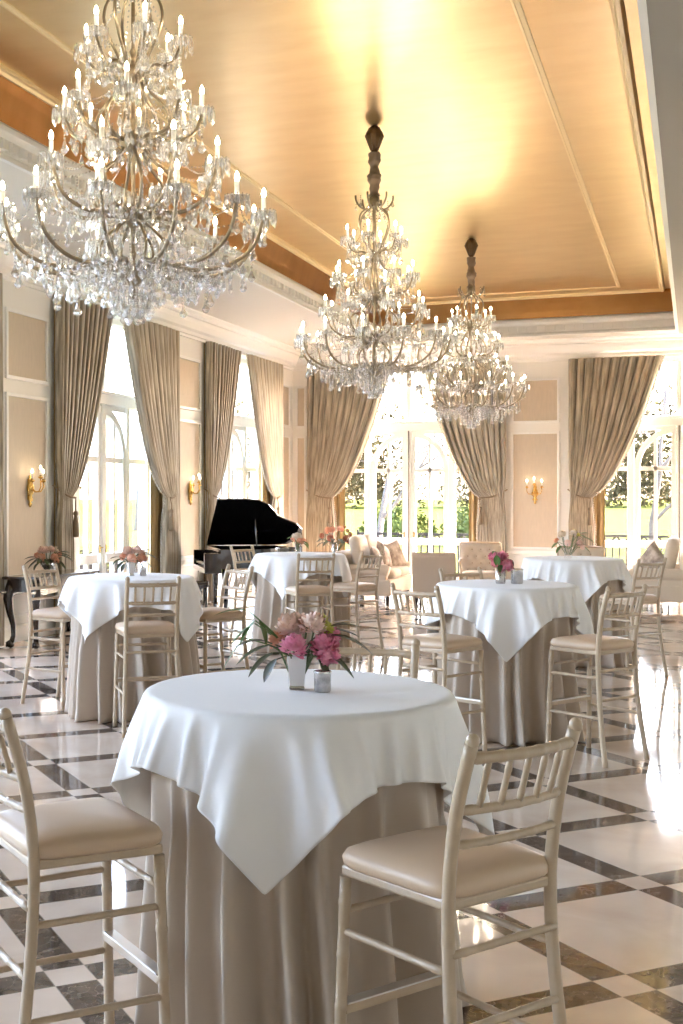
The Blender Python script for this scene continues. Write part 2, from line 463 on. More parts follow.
def frame_on(mb, axis, fixed, sign, a0, a1, z0, z1, w=.045, d=.03):
    for (p, q, r, t) in ((a0 - w, a1 + w, z0 - w, z0), (a0 - w, a1 + w, z1, z1 + w), (a0 - w, a0, z0, z1), (a1, a1 + w, z0, z1)):
        if axis == 'y': mb.box2((fixed - sign * .01, p, r), (fixed + sign * d, q, t))
        else: mb.box2((p, fixed - sign * .01, r), (q, fixed + sign * d, t))
def panel_on(mb, axis, fixed, sign, a0, a1, z0, z1):
    if axis == 'y': mb.box2((fixed - sign * .01, a0, z0), (fixed + sign * .006, a1, z1))
    else: mb.box2((a0, fixed - sign * .01, z0), (a1, fixed + sign * .006, z1))
tn = [8]
def pier(axis, fixed, sign, lo, hi, p0, p1):
    mt, mp = MB(), MB()
    for z0, z1 in ((3.17, 3.92), (.80, 2.92)):
        frame_on(mt, axis, fixed, sign, p0, p1, z0, z1); panel_on(mp, axis, fixed, sign, p0, p1, z0, z1)
    frame_on(mt, axis, fixed, sign, p0 + .03, p1 - .03, .33, .62, .03, .02)
    # chair rail and skirting
    for (z0, z1, d) in ((.685, .735, .035), (0, .17, .035), (.17, .205, .02)):
        if axis == 'y': mt.box2((fixed - sign * .01, lo, z0), (fixed + sign * d, hi, z1))
        else: mt.box2((lo, fixed - sign * .01, z0), (hi, fixed + sign * d, z1))
    t = struct(mt.build('trim_%d' % tn[0], M['trim'], bevel=.006)); tn[0] += 1
    mp.build('wallpaper_panel', M['panel'], t)
h = WW / 2
for a, b in zip(LEFT_WIN[:-1], LEFT_WIN[1:]):
    c = (a + b) / 2
    pier('y', XL, 1, a + h, b - h, c - .46, c + .46)
pier('y', XL, 1, LEFT_WIN[-1] + h, YB, 22.90, 23.42)
pier('x', YB, -1, XL, BACK_WIN[0] - h, -7.46, -7.32)
pier('x', YB, -1, BACK_WIN[0] + h, BACK_WIN[1] - h, -3.20, -2.40)
for yc in range(-2, 23, 3):
    if yc > 14: pier('y', XR, -1, yc, yc + 3, yc + .4, yc + 2.6)

# ------------------------------------------------------------------ windows
def arc_pts(x0, x1, z0, z1, n=14):
    """quarter curve from the outer springing (x0,z0) up to the meeting stile (x1,z1)"""
    return [(x0 + (x1 - x0) * (1 - cos(t)), z0 + (z1 - z0) * sin(t)) for t in [pi / 2 * i / n for i in range(n + 1)]]

def bar2d(mb, pts, w, y0, y1):
    """flat bar of width w along a polyline in the xz plane"""
    P = [Vector((p[0], p[1])) for p in pts]; rows = []
    for i, p in enumerate(P):
        t = (P[min(i + 1, len(P) - 1)] - P[max(i - 1, 0)]).normalized(); nrm = Vector((-t.y, t.x)) * w / 2
        a, b = p + nrm, p - nrm
        rows.append([(a.x, y0, a.y), (b.x, y0, b.y), (b.x, y1, b.y), (a.x, y1, a.y)])
    vs = [q for r in rows for q in r]; fs = []
    for i in range(len(rows) - 1):
        for k in range(4): fs.append((i * 4 + k, i * 4 + (k + 1) % 4, i * 4 + 4 + (k + 1) % 4, i * 4 + 4 + k))
    fs += [(3, 2, 1, 0), tuple(len(vs) - 4 + k for k in range(4))]
    mb.add(vs, fs, False)

def window_proto():
    W2 = WW / 2; D0, D1 = .0, .10
    fr = MB()
    for s in (-1, 1): fr.box2((s * W2, -.03, 0), (s * (W2 - .14), .13, ZK))          # jambs
    fr.box2((-W2, -.03, ZK - .08), (W2, .13, ZK))
    fr.box2((-W2 + .13, -.05, 3.04), (W2 - .13, .15, 3.20)); fr.box2((-W2 + .13, -.08, 3.18), (W2 - .13, .17, 3.225))   # transom
    fr.box2((-.05, -.02, 3.2), (.05, .12, ZK))
    fr.box2((-W2, -.03, 0), (W2, .13, .03))
    for s in (-1, 1): fr.box2((s * .78, 0, 0), (s * .90, .11, 3.1))                  # posts between doors and side lights
    fr.box2((-.045, -.02, 0), (.045, .12, 3.1))                                       # meeting post
    root = fr.build('window_1', M['window'], bevel=.008); struct(root)
    for s in (-1, 1):
        d = MB()
        xo, xi = s * .77, s * .05
        d.box2((xo, .01, .03), (xo - s * .09, .09, 2.45)); d.box2((xi, .01, .03), (xi + s * .085, .09, 3.02))
        d.box2((xo, .01, .03), (xi, .09, .22)); d.box2((xo, .01, .80), (xi, .09, .93))
        d.box2((xo - s * .05, .02, 2.225), (xi, .08, 2.30))
        xm = s * .41
        d.box2((xm - .03, .02, .9), (xm + .03, .08, 2.84)); d.box2((xm - .03, .02, .2), (xm + .03, .08, .82))
        bar2d(d, [(xo - s * .045, 2.25)] + arc_pts(xo - s * .045, xi, 2.28, 2.96), .10, .005, .095)
        d.box2((xo, .02, 2.97), (xi, .08, 3.04))
        d.build('door_leaf', M['window'], root)
        sl = MB()                                                                     # side light bars
        sl.box2((s * .89, .02, 2.225), (s * (W2 - .13), .08, 2.30)); sl.box2((s * .89, .02, .80), (s * (W2 - .13), .08, .93)); sl.box2((s * .89, .02, 0), (s * (W2 - .13), .08, .2))
        sl.build('side_light_bar', M['window'], root)
        hd = MB().box((s * .095, -.002, 1.0), (.022, .012, .11)).tube([(s * .095, -.005, 1.02), (s * .095, -.05, 1.02), (s * .18, -.055, 1.02)], .007)
        hd.build('door_handle', M['brass'], root)
    MB().add([(-W2 + .12, .05, .02), (W2 - .12, .05, .02), (W2 - .12, .05, ZK - .06), (-W2 + .12, .05, ZK - .06)], [(0, 1, 2, 3)], False).build('pane', M['glass'], root)
    return root
wp = window_proto()
index_children()
wins = [wp]
for i in range(6): 
    w = copy_tree(wp); w.name = 'window_%d' % (i + 2); w['kind'] = 'structure'; wins.append(w)
rod = MB().tube([(0, -.035, .12), (0, -.035, 3.06)], .012, 8).mesh('bolt_rod', M['bolt'])
for w, xc in zip(wins[:2], BACK_WIN):
    w.location = (xc, YB + .24, 0); link_mesh('bolt_rod', rod, w)
for w, yc in zip(wins[2:], LEFT_WIN): w.location = (XL - .24, yc, 0); w.rotation_euler = (0, 0, pi / 2)

# ------------------------------------------------------------------ curtains
def curtain(label, origin, ax, nrm, width_top, gather, ztie=1.75, flip=False, group='taupe silk curtains tied back at the windows', seed=0, full=True):
    """origin: outer top corner on the wall; ax: unit vector along the wall towards the window centre; nrm: into the room"""
    rnd = random.Random(seed)
    root = empty('curtain', label, 'curtain', (origin[0], origin[1], 0), 0, group)
    ax = Vector((ax[0], ax[1], 0)); nr = Vector((nrm[0], nrm[1], 0)); ztop = ZK + .0
    nf = 11; ncol = nf * 14
    ph = [rnd.uniform(-.5, .5) for _ in range(nf + 1)]; am = [rnd.uniform(.6, 1.15) for _ in range(nf + 1)]
    def lead(z):
        if z >= ztie:
            t = (z - ztie) / (ztop - ztie)
            return gather + (width_top - gather) * (t ** .62 if t > 0 else 0) 
        t = (ztie - z) / ztie
        return gather + .05 * min(1, t * 3)
    def outer(z):
        t = max(0, 1 - abs(z - ztie) / .55); t = t * t * (3 - 2 * t)
        return .03 * t
    zs = []
    z = ztop
    while z > .015: zs.append(z); z -= .045 if abs(z - ztie) < .5 else .09
    zs.append(.015)
    rows = []
    for z in zs:
        row = []; l, o = lead(z), outer(z)
        pinch = max(0, 1 - abs(z - ztie) / .45); pinch = pinch * pinch
        amp = .072 * (1 - .62 * pinch) * (.75 + .25 * min(1, l / width_top + .3))
        for k in range(ncol + 1):
            u = k / ncol
            fi = u * nf; i0 = min(int(fi), nf - 1); ff = fi - i0
            a = am[i0] * (1 - ff) + am[i0 + 1] * ff; p = ph[i0] * (1 - ff) + ph[i0 + 1] * ff
            wv = 2 * abs(sin(pi * fi + p * .5)) ** .55 - 1.1
            dep = .115 + amp * a * wv + .03 * pinch
            s = o + (l - o) * u + .028 * cos(2 * pi * fi + p * 1.2 + .6) * (1 - .75 * pinch) * min(1, u * 8, (1 - u) * 8)
            # cloth swags: pull outwards into the room near the tie
            row.append(Vector((0, 0, z)) + ax * s + nr * dep)
        rows.append(row)
    dr = MB().grid(rows); o_ = dr.build('drape', M['drape'], root)
    # bead fringe along the leading edge
    fb = MB().tube([r_[-1] + ax * .006 for r_ in rows], .006, 5)
    for j in range(len(rows) - 1):
        a, b = rows[j][-1], rows[j + 1][-1]
        nseg = max(1, int((a - b).length / .045))
        for q in range(nseg):
            pnt = a.lerp(b, q / nseg)
            fb.ball(pnt + ax * .014 + nr * .005, (.013, .013, .017), 5, 4)
    fb.build('bead_fringe', M['fringe'], root)
    # straight lining panel behind, at the window reveal
    rows = []
    wl = gather + .22; l0 = .10
    for z in (ztop, 3.2, 2.2, 1.2, .02):
        rows.append([Vector((0, 0, z)) + ax * (l0 + (wl - l0) * k / 48) + nr * (-.015 + .03 * sin(2 * pi * k / 48 * 5)) for k in range(49)])
    MB().grid(rows).build('lining', M['lining'], root)
    # rope tie and tassel
    tb = MB(); pts = []
    for i in range(13):
        t = i / 12
        pts.append(Vector((0, 0, ztie + .13 - .16 * t + -.05 * sin(pi * t))) + ax * (-.015 + (gather + .01) * t) + nr * (.02 + .19 * sin(pi * min(1, t * .5 + .05))))
    tb.tube(pts, .012, 8)
    tb.build('rope_tie', M['rope'], root)
    c = Vector((0, 0, 0)) + ax * (gather * .94) + nr * .215
    ts = MB().tube([pts[-1], c + Vector((0, 0, ztie - .12)), c + Vector((0, 0, ztie - .2))], .008, 6)
    ts.lathe([(.0, .0), (.028, -.02), (.032, -.05), (.02, -.075), (.024, -.09), (.034, -.15), (.042, -.30), (.036, -.34), (0, -.345)], 14, (c.x, c.y, ztie - .19))
    ts.build('tassel', M['rope'], root)
    return root
d = .10
for yc, n1, n2, s1 in ((15.65, 'left curtain at the window behind the dark console table, gathered low', 'right curtain at the window behind the console table, beside the second wall pier', 3),
                       (20.75, 'left curtain at the window behind the black piano', 'right curtain at the window behind the black piano, nearest the room corner', 11)):
    curtain('taupe silk ' + n1, (XL, yc - 1.97), (0, 1), (1, 0), 1.55, .31, seed=s1)
    curtain('taupe silk ' + n2, (XL, yc + 1.92), (0, -1), (1, 0), 1.95, .56, seed=s1 + 1)
curtain('taupe silk curtain cut by the left edge of the photo, before the first wall light', (XL, 10.55 + 1.80), (0, -1), (1, 0), 1.9, .5, seed=30)
curtain('taupe silk curtain left of the garden doors behind the loveseat', (-7.25, YB), (1, 0), (0, -1), 1.70, .55, seed=41)
curtain('taupe silk curtain right of the garden doors behind the tufted chair', (-3.32, YB), (-1, 0), (0, -1), 1.60, .50, seed=52)
curtain('wide taupe silk curtain on the far right, beside the gilt wall light', (-2.19, YB), (1, 0), (0, -1), 1.66, .42, seed=63)

# ------------------------------------------------------------------ outdoors
def gz(x, y):
    """lawn rising gently away from the house"""
    dx = max(XL - 3 - x, x - XR - 3, 0); dy = max(y - YB - 3.5, 0); d = math.hypot(dx, dy)
    return -.36 + 2.0 * (1 - math.exp(-(d / 26.) ** 1.4))
gx = [-70 + 2.5 * i for i in range(57)]; gy = [-20 + 2.5 * i for i in range(49)]
struct(MB().grid([[(x, y, gz(x, y)) for y in gy] for x in reversed(gx)], uv=False).build('ground', M['lawn']))
m = MB().box2((XL - 3.2, YF, -.36), (XL - .4, YB + 3.4, -.05)).box2((XL - .4, YB + .4, -.36), (XR + 3, YB + 3.4, -.05))
struct(m.build('terrace', M['terrace']))

def railing(label, loc, rz, L):
    root = empty('iron_railing', label, 'railing', loc, rz, 'iron railings on the terrace')
    r = MB().box2((-L / 2, -.02, .97), (L / 2, .02, 1.02)).box2((-L / 2, -.015, .765), (L / 2, .015, .805)).box2((-L / 2, -.012, .1), (L / 2, .012, .13))
    for s in (-1, 1): r.box2((s * L / 2 - .02, -.02, -.02), (s * L / 2 + .02, .02, 1.08))
    r.build('rail_frame', M['iron'], root)
    nb = int(L / .13); me = MB().box2((-.016, -.016, .12), (.016, .016, .79)).mesh('baluster', M['iron'])
    for i in range(nb): link_mesh('baluster', me, root, (-L / 2 + (i + .5) * L / nb, 0, 0))
    sc = MB()
    for i in range(nb // 2):
        x = -L / 2 + (2 * i + 1) * L / nb
        for s in (-1, 1):
            sc.tube([(x + s * .13 * (1 - t) * 1., 0, .80 + .18 * sin(t * pi / 2)) for t in (0, .25, .5, .75, 1)], .020, 5)
            sc.tube([(x + s * .06 + .045 * cos(a), 0, .88 + .045 * sin(a)) for a in [k * pi / 4 for k in range(9)]], .016, 5)
    sc.build('scrollwork', M['iron'], root)
    return root
railing('black iron railing with scrolls outside the garden doors behind the loveseat', (-5.1, YB + 2.6, -.05), 0, 3.6)
railing('black iron railing with scrolls outside the far right garden doors', (-.1, YB + 2.6, -.05), 0, 3.6)

def grow(mb, p, d, L, r, lvl, rnd):
    pts = [p]; q = p.copy(); dd = d.copy()
    for i in range(4):
        dd = (dd + Vector((rnd.uniform(-.22, .22), rnd.uniform(-.22, .22), rnd.uniform(-.1, .12)))).normalized()
        q = q + dd * (L / 4); pts.append(q.copy())
    mb.tube(pts, [r, r * .9, r * .8, r * .7, r * .6], 6 if lvl < 2 else 4, cap=False)
    if lvl >= 4: return
    for i in range(3 if lvl < 3 else 3):
        a = pts[rnd.choice((2, 3, 4))]
        nd = (dd + Vector((rnd.uniform(-.9, .9), rnd.uniform(-.9, .9), rnd.uniform(-.35, .6)))).normalized()
        grow(mb, a, nd, L * rnd.uniform(.6, .8), r * .55, lvl + 1, rnd)
def tree(label, x, y, hh, seed):
    rnd = random.Random(seed); mb = MB()
    grow(mb, Vector((x, y, gz(x, y) - .15)), Vector((0, 0, 1)), hh, hh * .035, 0, rnd)
    return tag(mb.build('bare_tree', M['bark']), label, 'tree', 'leafless trees in the garden')
for (lab, x, y, hh, sd) in (
        ('leafless tree outside the garden doors behind the loveseat', -8.2, YB + 9, 3.0, 2),
        ('leafless tree seen right of the middle post of the doors behind the loveseat', -4.6, YB + 20, 3.6, 5),
        ('leafless tree outside the far right garden doors', -.9, YB + 8.5, 2.8, 8),
        ('leafless tree outside the far right garden doors, at the edge of the photo', 3.6, YB + 17, 3.4, 9),
        ('leafless tree outside the window behind the console table', XL - 12, 29, 3.4, 12),
        ('leafless tree outside the window behind the piano', XL - 12, 42, 3.4, 15)):
    tree(lab, x, y, hh, sd)

def shrub(label, x, y, z, r, mat, seed, cat='shrub', group='shrubs in the garden'):
    rnd = random.Random(seed); mb = MB(); z += gz(x, y) + .3
    for i in range(1500 if r[2] < 3 else 5200):
        a = rnd.uniform(0, 2 * pi); b = math.acos(rnd.uniform(-.7 if r[2] < 3 else -.35, 1)); rr = rnd.uniform(.75, 1.08) if r[2] < 3 else rnd.uniform(.2, 1.08)
        p = Vector((r[0] * rr * sin(b) * cos(a), r[1] * rr * sin(b) * sin(a), r[2] * rr * cos(b)))
        s = min(r[0] * .10, .11) * rnd.uniform(.6, 1.1) * (1.5 if r[2] > 3 else 1); t = Vector((rnd.uniform(-1, 1), rnd.uniform(-1, 1), rnd.uniform(-1, 1))).normalized(); w = t.cross(Vector((.3, .5, .8))).normalized()
        c = Vector((x, y, z)) + p
        mb.add([c - t * s, c + w * s * .5, c + t * s, c - w * s * .5], [(0, 1, 2, 3)], False)
    if r[2] < 3: mb.ball((x, y, z), tuple(q * .8 for q in r), 12, 8)
    return tag(mb.build('garden_shrub', mat), label, cat, group)
shrub('rounded green shrub on the lawn outside the doors behind the loveseat', -6.3, YB + 16, .0, (1.3, 1.1, .9), M['bush'], 1)
shrub('low green shrub outside the doors behind the loveseat, left of the middle post', -9.3, YB + 17, .0, (1.2, 1.1, .8), M['bush'], 2)
shrub('green shrub on the lawn outside the far right garden doors', .9, YB + 15, .0, (1.3, 1.1, 1.), M['bush'], 3)
shrub('russet shrub outside the window behind the console table', XL - 1.7, 18.0, .35, (.5, .5, .55), M['autumn'], 5)
shrub('russet shrub beside the first, outside the window behind the console table', XL - 1.7, 19.8, .35, (.5, .5, .55), M['autumn'], 6)
for lab, x, y in (('beyond the window behind the console table', -31, 53), ('beyond the window behind the piano', -23.5, 60), ('beyond the left half of the loveseat doors', -16.2, 63),
                  ('beyond the right half of the loveseat doors', -9.4, 64.5), ('beyond the far right garden doors', -2.6, 66)):
    shrub('broad clump of woodland ' + lab, x, y, .9, (3.05, 2.2, 5.2), M['wood'], int(x * 3 + 200), group='woodland clumps at the end of the lawn')

# ------------------------------------------------------------------ chiavari bar chairs
def knotted(p0, p1, r, n=5, curve=None):
    """straight or curved stick with bamboo rings"""
    pts, rad = [], []
    P = [Vector(p) for p in (curve or [p0, p1])]
    # resample the polyline with a smooth curve
    def at(t):
        if len(P) == 2: return P[0].lerp(P[1], t)
        f = t * (len(P) - 1); i = min(int(f), len(P) - 2); u = f - i
        a, b = P[i], P[i + 1]; a0 = P[max(i - 1, 0)]; b1 = P[min(i + 2, len(P) - 1)]
        return .5 * ((2 * a) + (b - a0) * u + (2 * a0 - 5 * a + 4 * b - b1) * u * u + (3 * a - 3 * b + b1 - a0) * u ** 3)
    L = sum((P[i + 1] - P[i]).length for i in range(len(P) - 1))
    ts = {0., 1.}
    if len(P) > 2: ts |= {i / 20 for i in range(21)}
    rings = [(i + .5) / n for i in range(n)]
    e = .006 / L
    for q in rings:
        for dlt in (-1.6, -1, 1, 1.6): ts.add(min(1, max(0, q + dlt * e)))
    for t in sorted(ts):
        inr = any(abs(t - q) < 1.2 * e for q in rings)
        pts.append(at(t)); rad.append(r * (1.10 if inr else 1.))
    return pts, rad

def chair_proto():
    root = empty('bar_chair', 'x', 'chair')
    cm = M['chair']
    for s in (-1, 1):
        curve = [(s * .212, -.262, 0), (s * .203, -.225, .22), (s * .190, -.193, .50), (s * .186, -.185, .74), (s * .187, -.212, .95), (s * .187, -.262, 1.125)]
        pts, rad = knotted(None, None, .0170, 0, curve)
        b = MB().tube(pts, rad, 10)
        b.ball((s * .187, -.265, 1.132), (.018, .018, .02), 10, 6)
        b.build('back_post', cm, root)
    for s in (-1, 1):
        pts, rad = knotted((s * .212, .205, 0), (s * .195, .185, .70), .0165, 5)
        MB().tube(pts, rad, 10).build('front_leg', cm, root)
    def bow(z, y, w, dep, r, n=9, rings=5):
        cv = [(w * (2 * i / 8 - 1), y - dep * (1 - (2 * i / 8 - 1) ** 2), z) for i in range(9)]
        p, rd = knotted(None, None, r, rings, cv); return MB().tube(p, rd, 8)
    bow(1.088, -.250, .187, .03, .0145, rings=6).build('crest_rail', cm, root)
    bow(.955, -.212, .187, .028, .0125).build('back_rail', cm, root)
    bow(.868, -.197, .187, .022, .0115).build('back_rail', cm, root)
    for i in range(5):
        t = (i - 2) / 2.95; x = .187 * t; dd = .03 * (1 - t * t)
        p, rd = knotted((x, -.212 - dd, .955), (x * 1.02, -.250 - dd, 1.088), .0085, 2)
        MB().tube(p, rd, 7).build('spindle', cm, root)
    fr = MB()
    poly = [(-.19, -.19), (.19, -.19), (.205, .195), (-.205, .195)]
    fr.prism(poly, .03, z0=.702)
    fr.build('seat_frame', cm, root, bevel=.008)
    # cushion: rounded trapezoid with a domed top
    rows = []
    for zz, sc in ((.728, .0), (.728, .97), (.738, 1.02), (.756, 1.035), (.774, .99), (.787, .86), (.795, .60), (.798, .3), (.799, .0)):
        row = []
        for k in range(40):
            a = 2 * pi * k / 40
            ca, sa = cos(a), sin(a); e = .27
            x = math.copysign(abs(ca) ** e, ca); y = math.copysign(abs(sa) ** e, sa)
            hw = .207 + .010 * y
            row.append((x * hw * sc, .004 + y * .198 * sc, zz))
        rows.append(row)
    MB().grid(rows, closed=True, uv=False).build('seat_cushion', M['seat'], root)
    def stick(a, b, r, n=4):
        p, rd = knotted(a, b, r, n); MB().tube(p, rd, 8).build('stretcher', cm, root)
    for s in (-1, 1):
        stick((s * .1895, -.197, .555), (s * .199, .189, .555), .0105)
        stick((s * .200, -.215, .30), (s * .205, .197, .30), .0105)
    stick((-.190, -.195, .60), (.190, -.195, .60), .0105); stick((-.195, -.205, .415), (.195, -.205, .415), .0105)
    stick((-.197, .187, .61), (.197, .187, .61), .0105)
    MB().box((0, .193, .345), (.40, .03, .026)).build('foot_rail', cm, root, bevel=.004)
    fp = MB().box((0, .195, .3605), (.385, .036, .005)).build('foot_plate', M['metal'], root)
    fp['label'] = 'steel foot plate'
    return root

TABLES = dict(T1=(-1.209, 3.843), T2=(-4.204, 8.935), T3=(-1.289, 9.15), T4=(-4.159, 13.294), T5=(-1.193, 13.368))
CH = [('T1', 236, 1.12, -7, 'champagne bar chair cut by the left edge, left of the front table'),
      ('T1', 318, 1.10, 8, 'large champagne bar chair at the front right of the nearest table'),
      ('T1', 91, 1.02, 0, 'champagne bar chair on the far side of the nearest table, only its back showing'),
      ('T3', 250, 1.24, -8, 'champagne bar chair at the left of the middle right table'),
      ('T3', 318, 1.18, 8, 'champagne bar chair at the right of the middle right table, its side to us'),
      ('T3', 119, 1.0, 15, 'champagne bar chair behind the middle right table, mostly hidden by it'),
      ('T2', 304, 1.02, 0, 'champagne bar chair with its back to us before the left table'),
      ('T2', 165, 1.01, 0, 'champagne bar chair between the console table and the left table'),
      ('T2', 52, 1.02, 0, 'champagne bar chair at the right of the left table, before the piano'),
      ('T4', 150, 1.02, 8, 'champagne bar chair against the black piano, left of the far table'),
      ('T4', 295, 1.26, 8, 'champagne bar chair with its back to us before the far table by the piano'),
      ('T4', 339, .99, 0, 'champagne bar chair before the loveseat arm, right of the far table'),
      ('T5', 308, 1.32, 15, 'champagne bar chair at the far right edge, before the cream armchair')]
proto = chair_proto(); index_children()
for i, (t, phi, dt, rot, lab) in enumerate(CH):
    o = proto if i == 0 else copy_tree(proto)
    p, q = R(phi), R(phi + rot); tx, ty = TABLES[t]
    mx_, my_ = tx + dt * cos(p), ty + dt * sin(p)         # middle of the post tops
    if i == 0: mx_, my_ = mx_ - .024, my_ + .075
    f = (-cos(q), -sin(q))
    o.location = (mx_ + .262 * f[0], my_ + .262 * f[1], 0)
    o.rotation_euler = (0, 0, math.atan2(-f[0], f[1]))
    o['label'] = lab; o['category'] = 'chair'; o['group'] = 'champagne bar chairs around the tall tables'

# ------------------------------------------------------------------ tables and cloths
TR, TZ = .50, 1.08
def drape_sim(n=66, side=1.38, seed=1, steps=300, iters=18, grav=5., bend=.008):
    rng = np.random.RandomState(seed)
    g = np.linspace(-side / 2, side / 2, n); X, Y = np.meshgrid(g, g, indexing='ij')
    p = np.stack([X, Y, np.full_like(X, .010)], -1); p += rng.normal(0, .0025, p.shape)
    v = np.zeros_like(p); h0 = g[1] - g[0]; dt = .012
    ph = rng.uniform(0, 6.28, 3); nf = rng.randint(11, 14)
    cons = []
    def mk(a, b, L, k): cons.append((a, b, L, k))
    for par in (0, 1):
        mk((slice(par, n - 1, 2), slice(0, n - 1)), (slice(par + 1, n, 2), slice(1, n)), h0 * 2 ** .5, .5)
        mk((slice(par, n - 1, 2), slice(1, n)), (slice(par + 1, n, 2), slice(0, n - 1)), h0 * 2 ** .5, .5)
    for par in (0, 1, 2, 3):
        ia = np.arange(par, n - 2, 4)
        mk((ia, slice(None)), (ia + 2, slice(None)), 2 * h0, bend); mk((slice(None), ia), (slice(None), ia + 2), 2 * h0, bend)
    for par in (0, 1):
        mk((slice(par, n - 1, 2), slice(None)), (slice(par + 1, n, 2), slice(None)), h0, 1.)
        mk((slice(None), slice(par, n - 1, 2)), (slice(None), slice(par + 1, n, 2)), h0, 1.)
    def solve(p, a, b, L, k):
        d = p[b] - p[a]; l = np.sqrt((d * d).sum(-1, keepdims=True)) + 1e-9
        c = d * ((l - L) / l * .5 * k); p[a] += c; p[b] -= c
    RR = .014
    for s in range(steps):
        v[..., 2] -= grav * dt; v *= .98 if s < steps - 60 else .88
        q = p + v * dt
        for it in range(iters):
            for c in cons: solve(q, *c)
            if it % 3 == 2 or it == iters - 1:
                r = np.sqrt(q[..., 0] ** 2 + q[..., 1] ** 2) + 1e-9
                th = np.arctan2(q[..., 1], q[..., 0]); z = q[..., 2]
                dz = np.clip((-z - .015) / .2, 0, 1)
                R0 = TR - .008 + dz * (.034 + .036 * np.cos(nf * th + ph[0]) + .016 * np.cos(5 * th + ph[1]))
                Z0 = .004 - RR
                core = (r < R0) & (z < Z0)
                up = core & ((Z0 - z) < (R0 - r)); sd = core & ~up
                nr_ = np.where(sd, R0 + RR, r); nz_ = np.where(up, Z0 + RR, z)
                crr = np.minimum(r, R0); czz = np.minimum(z, Z0)
                dr, dzz = r - crr, z - czz; dd = np.sqrt(dr * dr + dzz * dzz) + 1e-9
                rnd_ = ~core & (dd < RR)
                nr_ = np.where(rnd_, crr + dr * RR / dd, nr_); nz_ = np.where(rnd_, czz + dzz * RR / dd, nz_)
                q[..., 0] *= nr_ / r; q[..., 1] *= nr_ / r; q[..., 2] = nz_
                on = (r < TR * .9) & (nz_ < .008)
                for ax_ in (0, 1): q[..., ax_] = np.where(on, q[..., ax_] * .2 + p[..., ax_] * .8, q[..., ax_])
        v = (q - p) / dt; p = q
    return p

def skirt_mesh(seed):
    rnd = random.Random(seed); n = 360
    np_ = 22; ang = sorted(2 * pi * (i + rnd.uniform(-.3, .3)) / np_ for i in range(np_)); amp = [rnd.uniform(.55, 1.2) for _ in range(np_)]; wid = [rnd.uniform(.055, .09) for _ in range(np_)]
    rows = [[(0, 0, TZ)] * n, [(TR * .6 * cos(2 * pi * k / n), TR * .6 * sin(2 * pi * k / n), TZ) for k in range(n)],
            [((TR - .012) * cos(2 * pi * k / n), (TR - .012) * sin(2 * pi * k / n), TZ) for k in range(n)]]
    for z in (TZ - .01, TZ - .05, 1.0, .9, .8, .68, .55, .42, .30, .2, .1, .04, .006):
        t = (TZ - z) / TZ; row = []
        for k in range(n):
            a = 2 * pi * k / n; bump = 0.
            for A, B, W in zip(ang, amp, wid):
                dd = (a - A - .05 * sin(3 * t + A) + pi) % (2 * pi) - pi
                bump += B * math.exp(-(dd / W) ** 2)
            r = TR - .016 - .075 * min(1, t * 2.5) + (.105 * min(1, t * 2.2) + .045 * max(0, min(1, (t - .42) * 2.2))) * min(bump, 1.15) + (.02 * ((t - .92) / .08) * bump if t > .92 else 0)
            row.append((r * cos(a), r * sin(a), z))
        rows.append(row)
    return MB().grid(rows, closed=True, uv=False)

sims = [drape_sim(n=72, seed=4), drape_sim(n=54, seed=9)]
def table(key, label, clabel, rot, sim, seed):
    x, y = TABLES[key]
    root = empty('cocktail_table', label, 'table', (x, y, 0), R(seed * 37), 'tall round cocktail tables')
    skirt_mesh(seed).build('floor_length_skirt', M['skirt'], root, solid=.003)
    P = sims[sim]; n = P.shape[0]
    mb = MB().grid([[tuple(P[i, j]) for j in range(n)] for i in range(n)], uv=False)
    o = mb.build('tablecloth', M['cloth'], subsurf=1, solid=.0025)
    o.location = (x, y, TZ + .003); o.rotation_euler = (0, 0, R(rot - 45))
    tag(o, clabel, 'tablecloth', 'white square overlays on the tall tables')
table('T1', 'nearest tall round table in a floor-length beige skirt', 'white square cloth on the nearest table, one corner hanging toward us', 278, 0, 1)
table('T2', 'tall round table in beige skirt at the left, near the console table', 'white square cloth on the left table near the console', 259, 1, 2)
table('T3', 'tall round table in beige skirt at middle right, between two bar chairs', 'white square cloth on the middle right table with two glass vases', 279, 0, 3)
table('T4', 'tall round table in beige skirt standing before the piano', 'white square cloth on the far table before the piano', 268, 1, 4)
table('T5', 'tall round table in beige skirt at the far right, behind the middle one', 'white square cloth on the far right table, farthest on that side', 279, 0, 5)

# ------------------------------------------------------------------ flowers
def peony_mesh(mat, seed, r=.042):
    """ball of many small ruffled petals set on a golden spiral"""
    rnd = random.Random(seed); mb = MB(); n = 40
    for i in range(n):
        zc = 1 - 1.72 * (i + .5) / n; rc = math.sqrt(max(0, 1 - zc * zc)); a = i * 2.39996 + seed
        d = Vector((rc * cos(a), rc * sin(a), zc)); side = Vector((-sin(a), cos(a), 0)); t = side.cross(d) * -1
        if t.z < 0: t = -t
        ph = rnd.uniform(0, 6); k = rnd.uniform(.88, 1.12); rows = []
        for v in range(5):
            q = v / 4; row = []
            dd = (d + t * (-.30 + .55 * q)).normalized()
            for u in range(7):
                sx = u / 6 * 2 - 1
                p = dd * ((.45 + .55 * q) * k) + side * (sx * .40 * (.45 + .65 * q)) + d * (.13 * sin(5 * sx + ph) * q - .16 * sx * sx * q)
                row.append(p * r)
            rows.append(row)
        mb.grid(rows, uv=False)
    return mb.mesh('blossom', mat)

